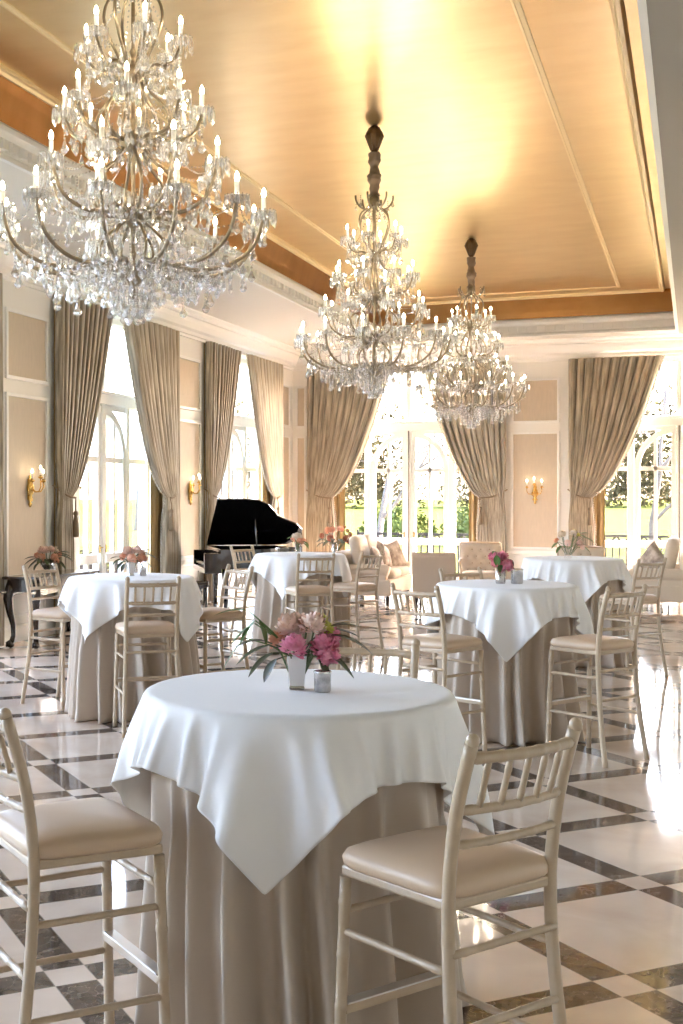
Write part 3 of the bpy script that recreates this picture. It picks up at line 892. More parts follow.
def leaf_blade(mb, p, d, L, w, up=Vector((0, 0, 1)), droop=.3):
    d = d.normalized(); side = d.cross(up).normalized() if abs(d.dot(up)) < .98 else Vector((1, 0, 0)); rows = []
    for i in range(7):
        t = i / 6; c = p + d * (L * t) - up * (droop * L * t * t); ww = w * sin(pi * min(1, t * .92 + .06)) ** .8
        nrm = side.cross(d)
        ww *= 1.45
        rows.append([c - side * ww + nrm * ww * .35, c, c + side * ww + nrm * ww * .35])
    mb.grid(rows, uv=False)

def bouquet(name, label, loc, vase, blooms, leaves, sc=1., group='flower arrangements', rz=0., vase_h=.11):
    root = empty(name, label, 'flowers', loc, rz, group)
    if vase == 'square':
        mb = MB(); t, b, hh = .029 * sc, .022 * sc, vase_h
        for (z, w) in ((.012, b),): pass
        prof = [(0, .012), (b, .012), (b * 1.03, .03), (t, hh), (t - .004, hh), (b - .003, .03)]
        mb.lathe([(r * 1.38, z) for r, z in prof], 4, smooth=False, ph=pi / 4)
        mb.build('vase', M['porcelain'], root, bevel=.003)
        MB().lathe([(0, 0), (b * 1.3, 0), (b * 1.42, .006), (b * 1.3, .013), (0, .013)], 4, smooth=False, ph=pi / 4).build('vase_foot', M['mirror_vase'], root)
    elif vase == 'urn':
        MB().lathe([(0, 0), (.05 * sc, 0), (.05 * sc, .012), (.02 * sc, .03), (.03 * sc, .06), (.06 * sc, vase_h * .7), (.065 * sc, vase_h), (.058 * sc, vase_h), (.05 * sc, vase_h * .7), (0, vase_h * .4)], 20).build('vase', M['silver'], root)
    else:
        MB().lathe([(0, 0), (.032 * sc, 0), (.036 * sc, .01), (.036 * sc, vase_h), (.032 * sc, vase_h), (.031 * sc, .015), (0, .015)], 20).build('vase', M['glass'] if vase == 'clear' else M['silver'], root)
    st = MB()
    for k, (mt, x, y, z, s) in enumerate(blooms):
        me = peony_mesh(M[mt], k + 1)
        o = link_mesh('blossom', me, root, (x * sc + .02 * (vase == 'square'), y * sc, vase_h + z * sc), (random.uniform(-.2, .2) - y * 9, random.uniform(-.2, .2) + x * 9, k), (s * sc,) * 3)
        st.tube([(x * .2 * sc, y * .2 * sc, vase_h * .3), (x * .6 * sc, y * .6 * sc, vase_h), (x * sc, y * sc, vase_h + z * sc)], .003 * sc, 5)
    st.build('stems', M['stem'], root)
    for mt, lst in leaves.items():
        for (px_, py_, pz_, dx, dy, dz, L, w, dr) in lst:
            mb = MB(); p0 = Vector((0, 0, vase_h * .8)); p1 = Vector((px_, py_, pz_)) * sc + Vector((0, 0, vase_h))
            mb.tube([p0, p0.lerp(p1, .5) + Vector((0, 0, .015)), p1], .002 * sc, 4)
            leaf_blade(mb, p1, Vector((dx, dy, dz)), L * sc, w * sc, droop=dr)
            mb.build('leaf', M[mt], root)
    return root
cr = Vector((cos(TH), sin(TH)))            # picture-right on the floor plan
cd = Vector((-sin(TH), cos(TH)))
def on(key, r, dpt, z=TZ + .009):
    x, y = TABLES[key]; v = cr * r + cd * dpt; return (x + v.x, y + v.y, z)
RZ = TH                                     # bouquets are laid out facing this way
big = [('blush', -.035, .02, .075, 1.05), ('blush', .03, -.01, .085, .95), ('blush', -.01, .05, .08, .9), ('pink', -.03, -.045, .028, .95), ('pink', .062, -.035, .025, .95),
       ('pink', .085, .02, .05, .7), ('peach', -.07, .02, .04, .75), ('yellow', .07, .0, .075, .5), ('yellow', .06, .03, .10, .4), ('pink', .075, -.05, .0, .7)]
LV = dict(leaf=[(.09, 0, .08, 1, -.1, .35, .10, .013, .3), (.10, -.02, .06, 1, -.2, -.05, .12, .014, .4), (.07, -.04, .02, .8, -.3, -.5, .11, .016, .2), (.08, .02, .07, 1, .2, .1, .11, .013, .3),
                (-.08, -.02, .03, -1, -.2, -.25, .10, .013, .3), (-.07, -.03, .01, -.8, -.3, -.55, .09, .014, .2), (-.06, -.02, -.01, -.5, -.3, -.8, .07, .014, .1), (.06, -.03, 0, .4, -.3, -.9, .07, .014, .1), (-.09, 0, .04, -1, 0, .1, .09, .012, .3)],
          lightleaf=[(-.11, .0, .10, .25, -.1, -.8, .07, .014, .1), (-.12, .0, .10, -.5, -.1, -.7, .08, .013, .1), (-.14, 0, .13, -1, 0, .1, .10, .008, .25), (-.12, .02, .09, -.9, 0, -.6, .09, .012, .2), (-.15, 0, .05, -.7, 0, -.8, .10, .007, .2)])
bouquet('flower_vase', 'pink peonies with trailing leaves in a white square vase on the nearest table', on('T1', -.005, .0), 'square', big, LV, 1.12, rz=RZ)
small = [(a, x, y, z, s) for a, x, y, z, s in big[:8]]
def recol(lst, mp): return [(mp.get(a, a), x, y, z, s) for a, x, y, z, s in lst]
SL = dict(leaf=LV['leaf'])
bouquet('flower_vase', 'peach and blush flowers in a white vase on the left table', on('T2', -.01, .05), 'square', recol(big[:8], {'pink': 'peach', 'yellow': 'blush'}), SL, 1.05, rz=RZ + .5)
bouquet('flower_vase', 'pink flowers in a silvered vase on the middle right table', on('T3', -.04, .0), 'silvered', recol(big, {'blush': 'pink', 'peach': 'pink', 'yellow': 'blush'}), dict(leaf=LV['leaf'][:5], lightleaf=LV['lightleaf'][:3]), 1.0, rz=RZ + 1.1)
bouquet('flower_vase', 'coral and white flowers in a clear vase on the far table before the piano', on('T4', -.02, .0), 'clear', recol(big[:8], {'pink': 'peach', 'blush': 'cream'}), dict(lightleaf=LV['leaf'][:6]), 1.0, rz=RZ + 2.)
bouquet('flower_vase', 'loose blush flowers in a clear vase on the far right table', on('T5', -.05, .0), 'clear', recol([(a, x * 1.5, y * 1.3, z * 1.5, s * .8) for a, x, y, z, s in big], {'pink': 'blush', 'peach': 'peach', 'blush': 'cream'}), dict(lightleaf=[(a * 1.3, b, c * 1.5, d_, e, f, g, h_, i) for a, b, c, d_, e, f, g, h_, i in LV['leaf'][:6]]), 1.15, rz=RZ + .3)

def votive(label, loc, s=1., mat='silver'):
    root = empty('votive_holder', label, 'candle holder', loc, 0, 'votive glasses on the tall tables')
    MB().lathe([(0, 0), (.024, 0), (.027, .004), (.027, .058), (.030, .066), (.027, .068), (.024, .058), (.024, .012), (0, .012)], 20).build('glass_cup', M[mat], root)
    MB().lathe([(0, .012), (.021, .012), (.021, .03), (0, .031)], 14).build('tealight', M['candle'], root)
    root.scale = (s, s, s); return root
votive('mercury glass votive on the nearest table, beside the peony vase', on('T1', .075, -.06))
votive('glass votive beside the peach flowers on the left table', on('T2', .09, .04))
votive('tall clear glass votive beside the pink flowers on the middle right table', on('T3', .075, -.02), 1.6, 'silver')

# ------------------------------------------------------------------ wall sconces
def sconce(label, loc, rz):
    root = empty('wall_sconce', label, 'wall light', loc, rz, 'gilt three-candle wall lights')     # local -y points into the room
    b = MB()
    b.lathe([(0, -.24), (.014, -.23), (.022, -.2), (.012, -.17), (.03, -.12), (.02, -.08), (.045, -.03), (.05, .02), (.03, .06), (.035, .09), (.015, .12), (.02, .14), (0, .16)], 12, (0, -.025, 0))
    for s in (-1, 1):
        b.tube([(s * .02, -.03, -.1), (s * .05, -.03, -.06), (s * .055, -.03, -.02), (s * .03, -.03, .01)], [.006, .012, .012, .006], 6)
        b.ball((s * .03, -.03, -.15), (.018, .012, .02), 6, 5)
    b.box((0, -.005, -.02), (.05, .02, .26))
    b.build('backplate', M['brass'], root)
    for s, dy in ((-1, .13), (0, .17), (1, .13)):
        ex, ey, ez = s * .135, -dy, .10 + (.045 if s == 0 else 0)
        arm = MB().tube([(0, -.04, 0), (ex * .35, ey * .5 - .01, -.05), (ex * .8, ey * .85, -.045), (ex * 1.02, ey * 1.02, .01), (ex, ey, ez - .035)], [.011, .009, .008, .007, .007], 8)
        arm.lathe([(0, ez - .04), (.022, ez - .03), (.034, ez - .012), (.03, ez - .01), (.014, ez - .014), (.014, ez + .012), (0, ez + .012)], 12, (ex, ey, 0))
        a = arm.build('arm', M['brass'], root)
        MB().lathe([(0, 0), (.011, 0), (.011, .075), (0, .076)], 10, (ex, ey, ez)).build('candle_sleeve', M['candle'], a)
        MB().lathe([(0, 0), (.009, .004), (.013, .018), (.009, .04), (0, .055)], 10, (ex, ey, ez + .076)).build('bulb', M['sconce_bulb'], a)
    return root
sconce('gilt three-candle wall light above the console table', (XL + .005, 13.14, 1.84), pi / 2)
sconce('gilt three-candle wall light on the pier left of the piano', (XL + .005, 18.24, 1.84), pi / 2)
sconce('gilt three-candle wall light on the tan panel between the garden doors', (-2.80, YB - .005, 1.84), 0)

# ------------------------------------------------------------------ chandeliers
def drop_mesh(L, w, mat, n=6):
    """faceted pear drop hanging from z=0"""
    return MB().lathe([(.0, 0), (w * .25, -L * .08), (w * .55, -L * .42), (w, -L * .70), (w * .62, -L * .90), (0, -L)], n, smooth=False).mesh('crystal_drop', mat)
def strand_mb(L, dropL, w, n=6):
    mb = MB(); z = 0.
    while z > -L:
        mb.lathe([(0, z), (.0085, z - .009), (0, z - .018)], 5, smooth=False); z -= .0195
    mb.lathe([(.0, z), (w * .25, z - dropL * .08), (w * .55, z - dropL * .42), (w, z - dropL * .70), (w * .62, z - dropL * .90), (0, z - dropL)], n, smooth=False)
    return mb
def chandelier():
    root = empty('chandelier', 'x', 'chandelier')
    rnd = random.Random(5)
    g = M['champagne']
    # origin of the chandelier = ceiling; z is measured down from ZC
    zz = lambda z: z - ZC
    cp = MB().lathe([(0, 0), (.028, 0), (.05, -.02), (.085, -.07), (.09, -.10), (.07, -.16), (.035, -.24), (.022, -.27), (0, -.275)], 12)
    for k in range(12):
        a = 2 * pi * k / 12
        cp.tube([(.05 * cos(a), .05 * sin(a), -.02), (.09 * cos(a), .09 * sin(a), -.10), (.035 * cos(a), .035 * sin(a), -.24)], .006, 5)
    cp.build('canopy', M['canopy'], root)
    sl = []
    for i in range(44):
        t = i / 43; z = -.265 - .42 * t
        r = .052 + .010 * sin(t * 13) + .005 * sin(t * 31 + 1) + (.014 if .5 < t < .56 else 0)
        sl.append([((r + .005 * sin(5 * a + t * 20)) * cos(a), (r + .005 * sin(5 * a + t * 20)) * sin(a), z) for a in [2 * pi * k / 16 for k in range(16)]])
    MB().grid(sl, closed=True, uv=False).build('chain_sleeve', M['sleeve'], root)
    st = MB()
    prof = [(.012, zz(4.70)), (.05, zz(4.66)), (.055, zz(4.62)), (.02, zz(4.57)), (.011, zz(4.50))]
    for hz, hr in ((4.09, .075), (3.70, .08), (3.29, .085), (2.96, .09)):
        prof += [(.011, zz(hz + .14)), (.022, zz(hz + .12)), (.012, zz(hz + .09)), (.014, zz(hz + .05)), (hr * .8, zz(hz + .035)), (hr, zz(hz + .01)), (hr * .85, zz(hz - .02)), (hr * .4, zz(hz - .05)), (.015, zz(hz - .07))]
    prof += [(.02, zz(2.84)), (0, zz(2.82))]
    st.lathe(prof, 16)
    st.build('stem', g, root)
    # crown scrolls and the lyre-shaped glass scrolls between the tiers
    def scroll(pts, r, n, ph, name, mat, rr=None):
        me = MB().tube([(p[0], 0, zz(p[1])) for p in pts], rr or r, 7).mesh(name, mat)
        for k in range(n): link_mesh(name, me, root, (0, 0, 0), (0, 0, 2 * pi * k / n + ph))
    def smooth(P, n=18):
        P = [Vector((p[0], p[1])) for p in P]; out = []
        for j in range(n + 1):
            f = j / n * (len(P) - 1); i = min(int(f), len(P) - 2); u = f - i
            a, b = P[i], P[i + 1]; a0 = P[max(i - 1, 0)]; b1 = P[min(i + 2, len(P) - 1)]
            out.append(.5 * ((2 * a) + (b - a0) * u + (2 * a0 - 5 * a + 4 * b - b1) * u * u + (3 * a - 3 * b + b1 - a0) * u ** 3))
        return [(v.x, v.y) for v in out]
    scroll(smooth([(.03, 4.62), (.08, 4.55), (.14, 4.57), (.18, 4.63), (.185, 4.68)]), .010, 6, 0, 'crown_scroll', g)
    scroll(smooth([(.06, 4.56), (.14, 4.50), (.165, 4.40), (.13, 4.28), (.09, 4.20), (.06, 4.12)]), .009, 6, .3, 'lyre_scroll', g)
    scroll(smooth([(.07, 4.06), (.10, 3.98), (.16, 3.92), (.205, 3.84), (.19, 3.75), (.08, 3.70)]), .0095, 6, .2, 'lyre_scroll', g)
    scroll(smooth([(.07, 3.66), (.13, 3.58), (.22, 3.50), (.24, 3.40), (.18, 3.32), (.08, 3.29)]), .0095, 6, .1, 'lyre_scroll', g)
    scroll(smooth([(.07, 3.25), (.13, 3.20), (.18, 3.13), (.17, 3.05), (.08, 2.99)]), .009, 6, .3, 'lyre_scroll', g)
    # arms, each with dish, candle, bulb and a fringe of prisms
    def arm_tier(n, hub, pts, r, ph, tier):
        P = smooth(pts, 18); ex, ez = pts[-1]
        am = MB().tube([(p[0], 0, zz(p[1])) for p in P], [r * (1.15 - .35 * i / 18) for i in range(19)], 8).mesh('arm', g)
        for j in (3,):
            pass
        dish = MB().lathe([(.012, zz(ez) - .012), (.03, zz(ez) - .006), (.052, zz(ez) + .004), (.066, zz(ez) + .02), (.064, zz(ez) + .023), (.048, zz(ez) + .009), (.02, zz(ez) + .002), (.012, zz(ez))], 16, (ex, 0, 0), smooth=True).mesh('drip_dish', M['thin_glass'])
        cnd = MB().lathe([(.016, zz(ez) - .01), (.018, zz(ez) + .01), (.0135, zz(ez) + .014), (.0135, zz(ez) + .105), (0, zz(ez) + .106)], 10, (ex, 0, 0)).mesh('candle_sleeve', M['candle'])
        blb = MB().lathe([(0, zz(ez) + .105), (.009, zz(ez) + .109), (.0125, zz(ez) + .121), (.009, zz(ez) + .140), (0, zz(ez) + .156)], 10, (ex, 0, 0)).mesh('bulb', M['bulb'])
        fb = MB()
        for q in range(14):
            a = 2 * pi * q / 14; L = .09 if q % 2 else .065
            fb.lathe([(0, 0), (.008, -.008), (.0105, -L * .7), (0, -L)], 4, (ex + .064 * cos(a), .064 * sin(a), zz(ez) + .02), smooth=False)
            fb.lathe([(0, .014), (.007, .007), (0, 0)], 4, (ex + .064 * cos(a), .064 * sin(a), zz(ez) + .02), smooth=False)
        fbm = fb.mesh('prism_fringe', M['crystal'])
        for k in range(n):
            an = 2 * pi * k / n + ph
            a = link_mesh('arm', am, root, rot=(0, 0, an))
            link_mesh('drip_dish', dish, a); link_mesh('candle_sleeve', cnd, a); link_mesh('bulb', blb, a); link_mesh('prism_fringe', fbm, a)
        return P
    tiers = []
    tiers.append((6, .15, arm_tier(6, 4.09, [(.06, 4.10), (.12, 4.13), (.18, 4.12), (.24, 4.15), (.275, 4.235)], .010, .15, 0)))
    tiers.append((8, .35, arm_tier(8, 3.70, [(.06, 3.71), (.15, 3.72), (.24, 3.71), (.34, 3.75), (.385, 3.865)], .011, .35, 1)))
    tiers.append((8, .1, arm_tier(8, 3.29, [(.06, 3.30), (.18, 3.30), (.30, 3.30), (.43, 3.38), (.49, 3.545)], .012, .1, 2)))
    tiers.append((12, .22, arm_tier(12, 2.96, [(.07, 2.98), (.18, 3.02), (.34, 2.98), (.53, 3.00), (.68, 3.10), (.735, 3.265)], .0125, .22, 3)))
    # big pendants (100) as parts
    ms = [strand_mb(.06, .065, .021).mesh('crystal_pendant', M['crystal']), strand_mb(.10, .08, .026).mesh('crystal_pendant', M['crystal']),
          strand_mb(.04, .055, .018).mesh('crystal_pendant', M['crystal']), strand_mb(.08, .07, .024).mesh('crystal_pendant', M['crystal2'])]
    cnt = 0
    def pend(x, y, z, k):
        nonlocal cnt
        link_mesh('crystal_pendant', ms[k], root, (x, y, zz(z)), (0, 0, rnd.uniform(0, 6))); cnt += 1
    for n, ph, P in tiers:
        for k in range(n):
            a = 2 * pi * k / n + ph
            spots = [(18, 1, -.03)]
            if n == 12: spots = [(18, 0, -.03), (14, 3, -.015), (9, 1, -.015)]
            for idx, kk, dz in spots:
                r, z = P[idx]
                pend(r * cos(a), r * sin(a), z + dz, kk)
    for n, r, z, kk in ((10, .10, 2.93, 1), (8, .20, 2.99, 0), (6, .05, 2.88, 1), (6, .10, 4.56, 2), (6, .185, 4.66, 2)):
        for k in range(n):
            if cnt >= 100: break
            a = 2 * pi * k / n + r * 9; pend(r * cos(a), r * sin(a), z, kk)
    # the countless rest of the crystals: swags of beads and small drops
    sw = MB()
    def small_drop(x, y, z, L, w): sw.lathe([(0, 0), (w * .6, -L * .4), (w, -L * .7), (0, -L)], 5, (x, y, z), smooth=False)
    def bead(x, y, z, r=.0075): sw.lathe([(0, r), (r, 0), (0, -r)], 4, (x, y, z), smooth=False)
    def swag(p, q, sag, n):
        for i in range(n + 1):
            t = i / n; bead(p[0] + (q[0] - p[0]) * t, p[1] + (q[1] - p[1]) * t, p[2] + (q[2] - p[2]) * t - sag * 4 * t * (1 - t))
    hubs = [4.09, 3.70, 3.29, 2.96]
    ups = [4.60, 4.09, 3.70, 3.29]
    for (n, ph, P), hz, uz in zip(tiers, hubs, ups):
        for k in range(n):
            a = 2 * pi * k / n + ph; a2 = 2 * pi * (k + 1) / n + ph
            r, z = P[-1]
            swag((r * cos(a), r * sin(a), zz(z) + .01), (r * cos(a2), r * sin(a2), zz(z) + .01), .07 + .05 * r, 14 + int(r * 14))
            swag((r * cos(a), r * sin(a), zz(z) + .01), (.07 * cos(a), .07 * sin(a), zz(uz) - .03), .06, 14 + int(r * 14))
            for idx in range(4, 18, 2):
                rr, z2 = P[idx]
                for s in (-1, 1):
                    small_drop(rr * cos(a) - s * .012 * sin(a), rr * sin(a) + s * .012 * cos(a), zz(z2) - .012 - rnd.uniform(0, .02), rnd.uniform(.04, .065), .011)
        # a curtain of drops between the tiers
        for ring_r, cnt_, zo in ((.10, 14, -.03), (.17, 20, .04), (.25, 26, .06), (.33, 32, .03), (.42, 36, .05), (.52, 40, .04), (.62, 44, .08)):
            if ring_r > P[-1][0] * .93: continue
            for k in range(cnt_):
                a = 2 * pi * (k + rnd.uniform(-.3, .3)) / cnt_
                z0 = zz(hz) + zo + rnd.uniform(-.02, .10)
                for j in range(rnd.randint(2, 5)): bead(ring_r * cos(a), ring_r * sin(a), z0 - j * .0155)
                small_drop(ring_r * cos(a), ring_r * sin(a), z0 - .06, rnd.uniform(.055, .085), .016)
    for ring_r, cnt_, z0 in ((.05, 6, 2.85), (.13, 10, 2.91), (.24, 16, 2.95), (.36, 20, 2.95), (.48, 22, 2.97)):
        for k in range(cnt_):
            a = 2 * pi * k / cnt_
            for j in range(4): bead(ring_r * cos(a), ring_r * sin(a), zz(z0) - j * .0155)
            small_drop(ring_r * cos(a), ring_r * sin(a), zz(z0) - .06, .07, .016)
    o = sw.build('crystal_strings', M['crystal'], root); o['kind'] = 'stuff'
    return root
ch = chandelier(); index_children()
CLABS = ['huge crystal chandelier nearest us at the upper left, cut by the top edge', 'middle crystal chandelier hanging from its long silk-covered chain', 'smallest and farthest crystal chandelier, right of the middle one']
for i, y in enumerate((6.26, 11.82, 17.43)):
    o = ch if i == 0 else copy_tree(ch)
    o.location = (-2.935, y, ZC); o.rotation_euler = (0, 0, i * .4)
    o['label'] = CLABS[i]; o['category'] = 'chandelier'; o['group'] = 'crystal chandeliers in a row'

# ------------------------------------------------------------------ grand piano and bench
def grand_piano():
    al = R(29)
    root = empty('grand_piano', 'black lacquered grand piano with its lid propped open', 'piano', (-7.10, 17.50, 0), al)
    root.scale = (1.06, 1.06, 1.)
    # local x: keyboard front -> tail, local y: +spine, -treble side
    def outline(off=0., x0=.0):
        P = [(x0, -.70 - off), (.62, -.70 - off), (.80, -.67 - off), (.96, -.55 - off), (1.06, -.38 - off), (1.16, -.20 - off), (1.32, -.07 - off), (1.47, .04 - off), (1.57 + off, .20), (1.60 + off, .38), (1.55 + off, .56), (1.42, .67 + off), (1.25, .70 + off), (x0, .70 + off)]
        return P
    b = MB().prism(outline(0., .22), .30, z0=.66)
    b.box2((0, -.70, .60), (.24, .70, .68))                     # keybed
    for s in (-1, 1): b.box2((.0, s * .70, .66), (.24, s * .60, .90))
    b.box2((.20, -.62, .66), (.24, .62, .93))                   # fallboard
    b.build('case', M['ebony'], root, bevel=.008)
    k = MB()
    for i in range(52):
        y = -.598 + i * .023; k.box2((.04, y, .70), (.195, y + .022, .722))
    k.build('white_keys', M['ivory'], root)
    k = MB()
    for i in range(51):
        if i % 7 in (0, 1, 3, 4, 5): k.box2((.10, -.598 + (i + 1) * .023 - .006, .722), (.195, -.598 + (i + 1) * .023 + .006, .734))
    k.build('black_keys', M['ebony'], root)
    ang = R(31)
    lid = MB().prism([(x, y - .70) for x, y in outline(.012, .20)], .022)
    mt = Matrix.Translation((0, .70, .965)) @ Matrix.Rotation(-ang, 4, 'X')
    lid.xf(mt); lid.build('lid', M['ebony'], root, bevel=.006)
    pr = MB().tube([(.75, -.62, .95), (.75, -.42, .965 + 1.12 * sin(ang) - .02)], .011, 8); pr.build('lid_prop', M['ebony'], root)
    for (x, y) in ((.32, -.55), (.32, .55), (1.30, .36)):
        lg = MB().lathe([(.055, .68), (.06, .60), (.05, .5), (.035, .2), (.03, .08), (.045, .07), (.02, .03), (.03, .0), (0, 0)], 8, (x, y, 0), smooth=False)
        lg.build('leg', M['ebony'], root)
    ly = MB().box2((.38, -.12, .18), (.44, .12, .24)).box2((.40, -.08, .22), (.43, -.05, .66)).box2((.40, .05, .22), (.43, .08, .66))
    ly.build('pedal_lyre', M['ebony'], root)
    for y in (-.06, 0, .06):
        MB().box((.33, y, .2), (.12, .022, .012)).build('pedal', M['brass'], root)
    bn = empty('piano_bench', 'black piano bench standing left of the piano keyboard', 'bench', (-6.98, 17.05, 0), al)
    for sx in (-1, 1):
        for sy in (-1, 1):
            MB().lathe([(.03, .42), (.026, .3), (.018, .03), (.022, .0), (0, 0)], 8, (sx * .13, sy * .32, 0), smooth=False).build('leg', M['ebony'], bn)
    MB().box2((-.17, -.38, .40), (.17, .38, .46)).build('bench_frame', M['ebony'], bn, bevel=.01)
    MB().box2((-.165, -.375, .455), (.165, .375, .50)).build('cushion', M['ebony'], bn, bevel=.02)
grand_piano()

# ------------------------------------------------------------------ console table with flowers
def console():
    root = empty('console_table', 'dark carved console table with cabriole legs by the left wall', 'console table', (-7.15, 13.0, 0))
    L, D = .74, .21
    MB().box2((-D - .02, -L - .05, .785), (D + .02, L + .05, .82)).build('table_top', M['darkwood'], root, bevel=.012)
    ap = MB()
    for s in (-1, 1):
        ap.box2((s * (D - .03), -L + .05, .64), (s * (D - .01), L - .05, .79)); ap.box2((-D + .03, s * (L - .03), .64), (D - .03, s * (L - .01), .79))
    for s in (-1, 1):
        P = [(-.9, .64), (-.6, .60), (-.25, .62), (0, .56), (.25, .62), (.6, .60), (.9, .64), (.9, .66), (-.9, .66)]
        ap.prism([(y, z) for y, z in P], .02, Matrix(((0, 0, 1, s * (D - .025)), (1, 0, 0, 0), (0, 1, 0, 0), (0, 0, 0, 1))))
    ap.build('apron', M['darkwood'], root, bevel=.004)
    for sx in (-1, 1):
        for sy in (-1, 1):
            x, y = sx * (D - .05), sy * (L - .06)
            pts = [(x, y, .77), (x + sx * .012, y + sy * .025, .66), (x + sx * .02, y + sy * .05, .56), (x + sx * .008, y + sy * .03, .42), (x - sx * .01, y - sy * .01, .26), (x - sx * .012, y - sy * .015, .14), (x, y + sy * .005, .07)]
            lg = MB().tube(pts, [.05, .06, .055, .042, .03, .026, .03], 10)
            lg.build('cabriole_leg', M['darkwood'], root)
            f = MB().ball((x + sx * .005, y + sy * .015, .038), (.042, .045, .038), 10, 7)
            for q in (-1, 0, 1): f.tube([(x, y + sy * .01, .09), (x + q * .025 + sx * .015, y + sy * .05, .06), (x + q * .022 + sx * .01, y + sy * .06, .012)], [.014, .013, .008], 6)
            f.build('claw_foot', M['darkwood'], root)
console()
mix = recol([(a, x * 1.35, y * 1.35, z * 1.2 + .01, s * 1.0) for a, x, y, z, s in big], {'pink': 'peach', 'yellow': 'cream'})
wide = dict(leaf=[(a * 1.2, b, c, d_, e, f, g * 1.2, h_ * 1.6, i) for a, b, c, d_, e, f, g, h_, i in LV['leaf']] + [(.05 * cos(q), .05 * sin(q), .02, cos(q), sin(q),   .2, .10, .02, .7) for q in [k * .7 for k in range(9)]])
bouquet('flower_urn', 'bowl of peach and cream roses with dark foliage on the console table', (-7.19, 12.92, .82), 'urn', mix, wide, 1.25, rz=RZ, vase_h=.14)

# ------------------------------------------------------------------ seating at the far end
def cushion_mb(w, d, t, e=.35, n=40):
    rows = []
    for zz_, sc in ((0, 0), (0.02, .75), (.12, .93), (.35, 1.), (.65, 1.), (.88, .93), (.98, .75), (1., .35), (1., 0)):
        row = []
        for k in range(n):
            a = 2 * pi * k / n; ca, sa = cos(a), sin(a)
            row.append((math.copysign(abs(ca) ** e, ca) * w / 2 * sc, math.copysign(abs(sa) ** e, sa) * d / 2 * sc, zz_ * t))
        rows.append(row)
    return MB().grid(rows, closed=True, uv=False)
def throw_pillow(label, loc, rot, s=.45):
    mb = MB(); n = 14; top, bot = [], []
    for i in range(n + 1):
        r1, r2 = [], []
        for j in range(n + 1):
            u, v = i / n * 2 - 1, j / n * 2 - 1
            k = 1 - .07 * (1 - (1 - u * u) * 1) * 0; th = .5 * ((1 - u ** 4) * (1 - v ** 4)) ** .6 * .16
            sx = u * s / 2 * (1 - .06 * (1 - v * v) ** 1) ; sy = v * s / 2 * (1 - .06 * (1 - u * u))
            r1.append((sx, sy, th)); r2.append((sx, sy, -th))
        top.append(r1); bot.append(list(reversed(r2)))
    mb.grid(top, uv=False); mb.grid(bot, uv=False)
    o = mb.build('throw_pillow', M['pillow']); o.location = loc; o.rotation_euler = rot
    return tag(o, label, 'pillow', 'patterned throw pillows')
def sofa(label, loc, rz, L, mat):
    """local +x faces forward, y along the length; near arm at -y"""
    root = empty('loveseat', label, 'sofa', loc, rz)
    D = .98
    b = MB().box2((-D / 2, -L / 2, .16), (D / 2 - .02, L / 2, .42)); b.build('base', mat, root, bevel=.03)
    bk = MB().box2((-D / 2, -L / 2 + .02, .40), (-D / 2 + .20, L / 2 - .02, .86)); bk.xf(Matrix.Rotation(0, 4, 'Y')); bk.build('backrest', mat, root, bevel=.07, seg=4)
    for s in (-1, 1):
        a = MB().box2((-D / 2 + .03, s * (L / 2 - .09) - .08, .38), (D / 2 - .1, s * (L / 2 - .09) + .08, .57))
        a.tube([(-D / 2 + .03, s * (L / 2 - .08), .56), (D / 2 - .12, s * (L / 2 - .08), .56), (D / 2 - .06, s * (L / 2 - .08), .54)], [.10, .10, .085], 16)
        a.build('arm', mat, root, bevel=.02)
    w = (L - .36) / 2
    for s in (-1, 1):
        c = cushion_mb(.70, w - .01, .17, .3); c.xf(Matrix.Translation((.14, s * w / 2, .41))); c.build('seat_cushion', mat, root)
        c = cushion_mb(.55, w - .02, .20, .4); c.xf(Matrix.Translation((-.25, s * w / 2, .82)) @ Matrix.Rotation(R(78), 4, 'Y')); c.build('back_cushion', mat, root)
    for sx in (-1, 1):
        for sy in (-1, 1):
            MB().lathe([(.035, .17), (.03, .1), (.022, 0), (0, 0)], 10, (sx * (D / 2 - .09), sy * (L / 2 - .09), 0)).build('foot', M['darkwood'], root)
    return root
sofa('oatmeal loveseat with rolled arms before the doors, left of the tan chair', (-4.97, 19.98, 0), 0, 1.62, M['sofa'])
throw_pillow('patterned pillow leaning in the near corner of the left loveseat', (-4.83, 19.62, .72), (R(70), 0, R(100)), .44)
throw_pillow('patterned pillow standing upright in the middle of the left loveseat', (-4.80, 20.02, .74), (R(72), R(18), R(85)), .46)
throw_pillow('darker patterned pillow at the far end of the left loveseat', (-4.75, 20.45, .74), (R(72), R(-14), R(60)), .46)
sofa('cream loveseat with rolled arms cut by the right edge of the photo', (-.50, 20.35, 0), pi, 1.62, M['sofa'])
throw_pillow('patterned pillow tipped back on the right loveseat', (-.62, 19.98, .76), (R(72), R(35), R(-60)), .46)

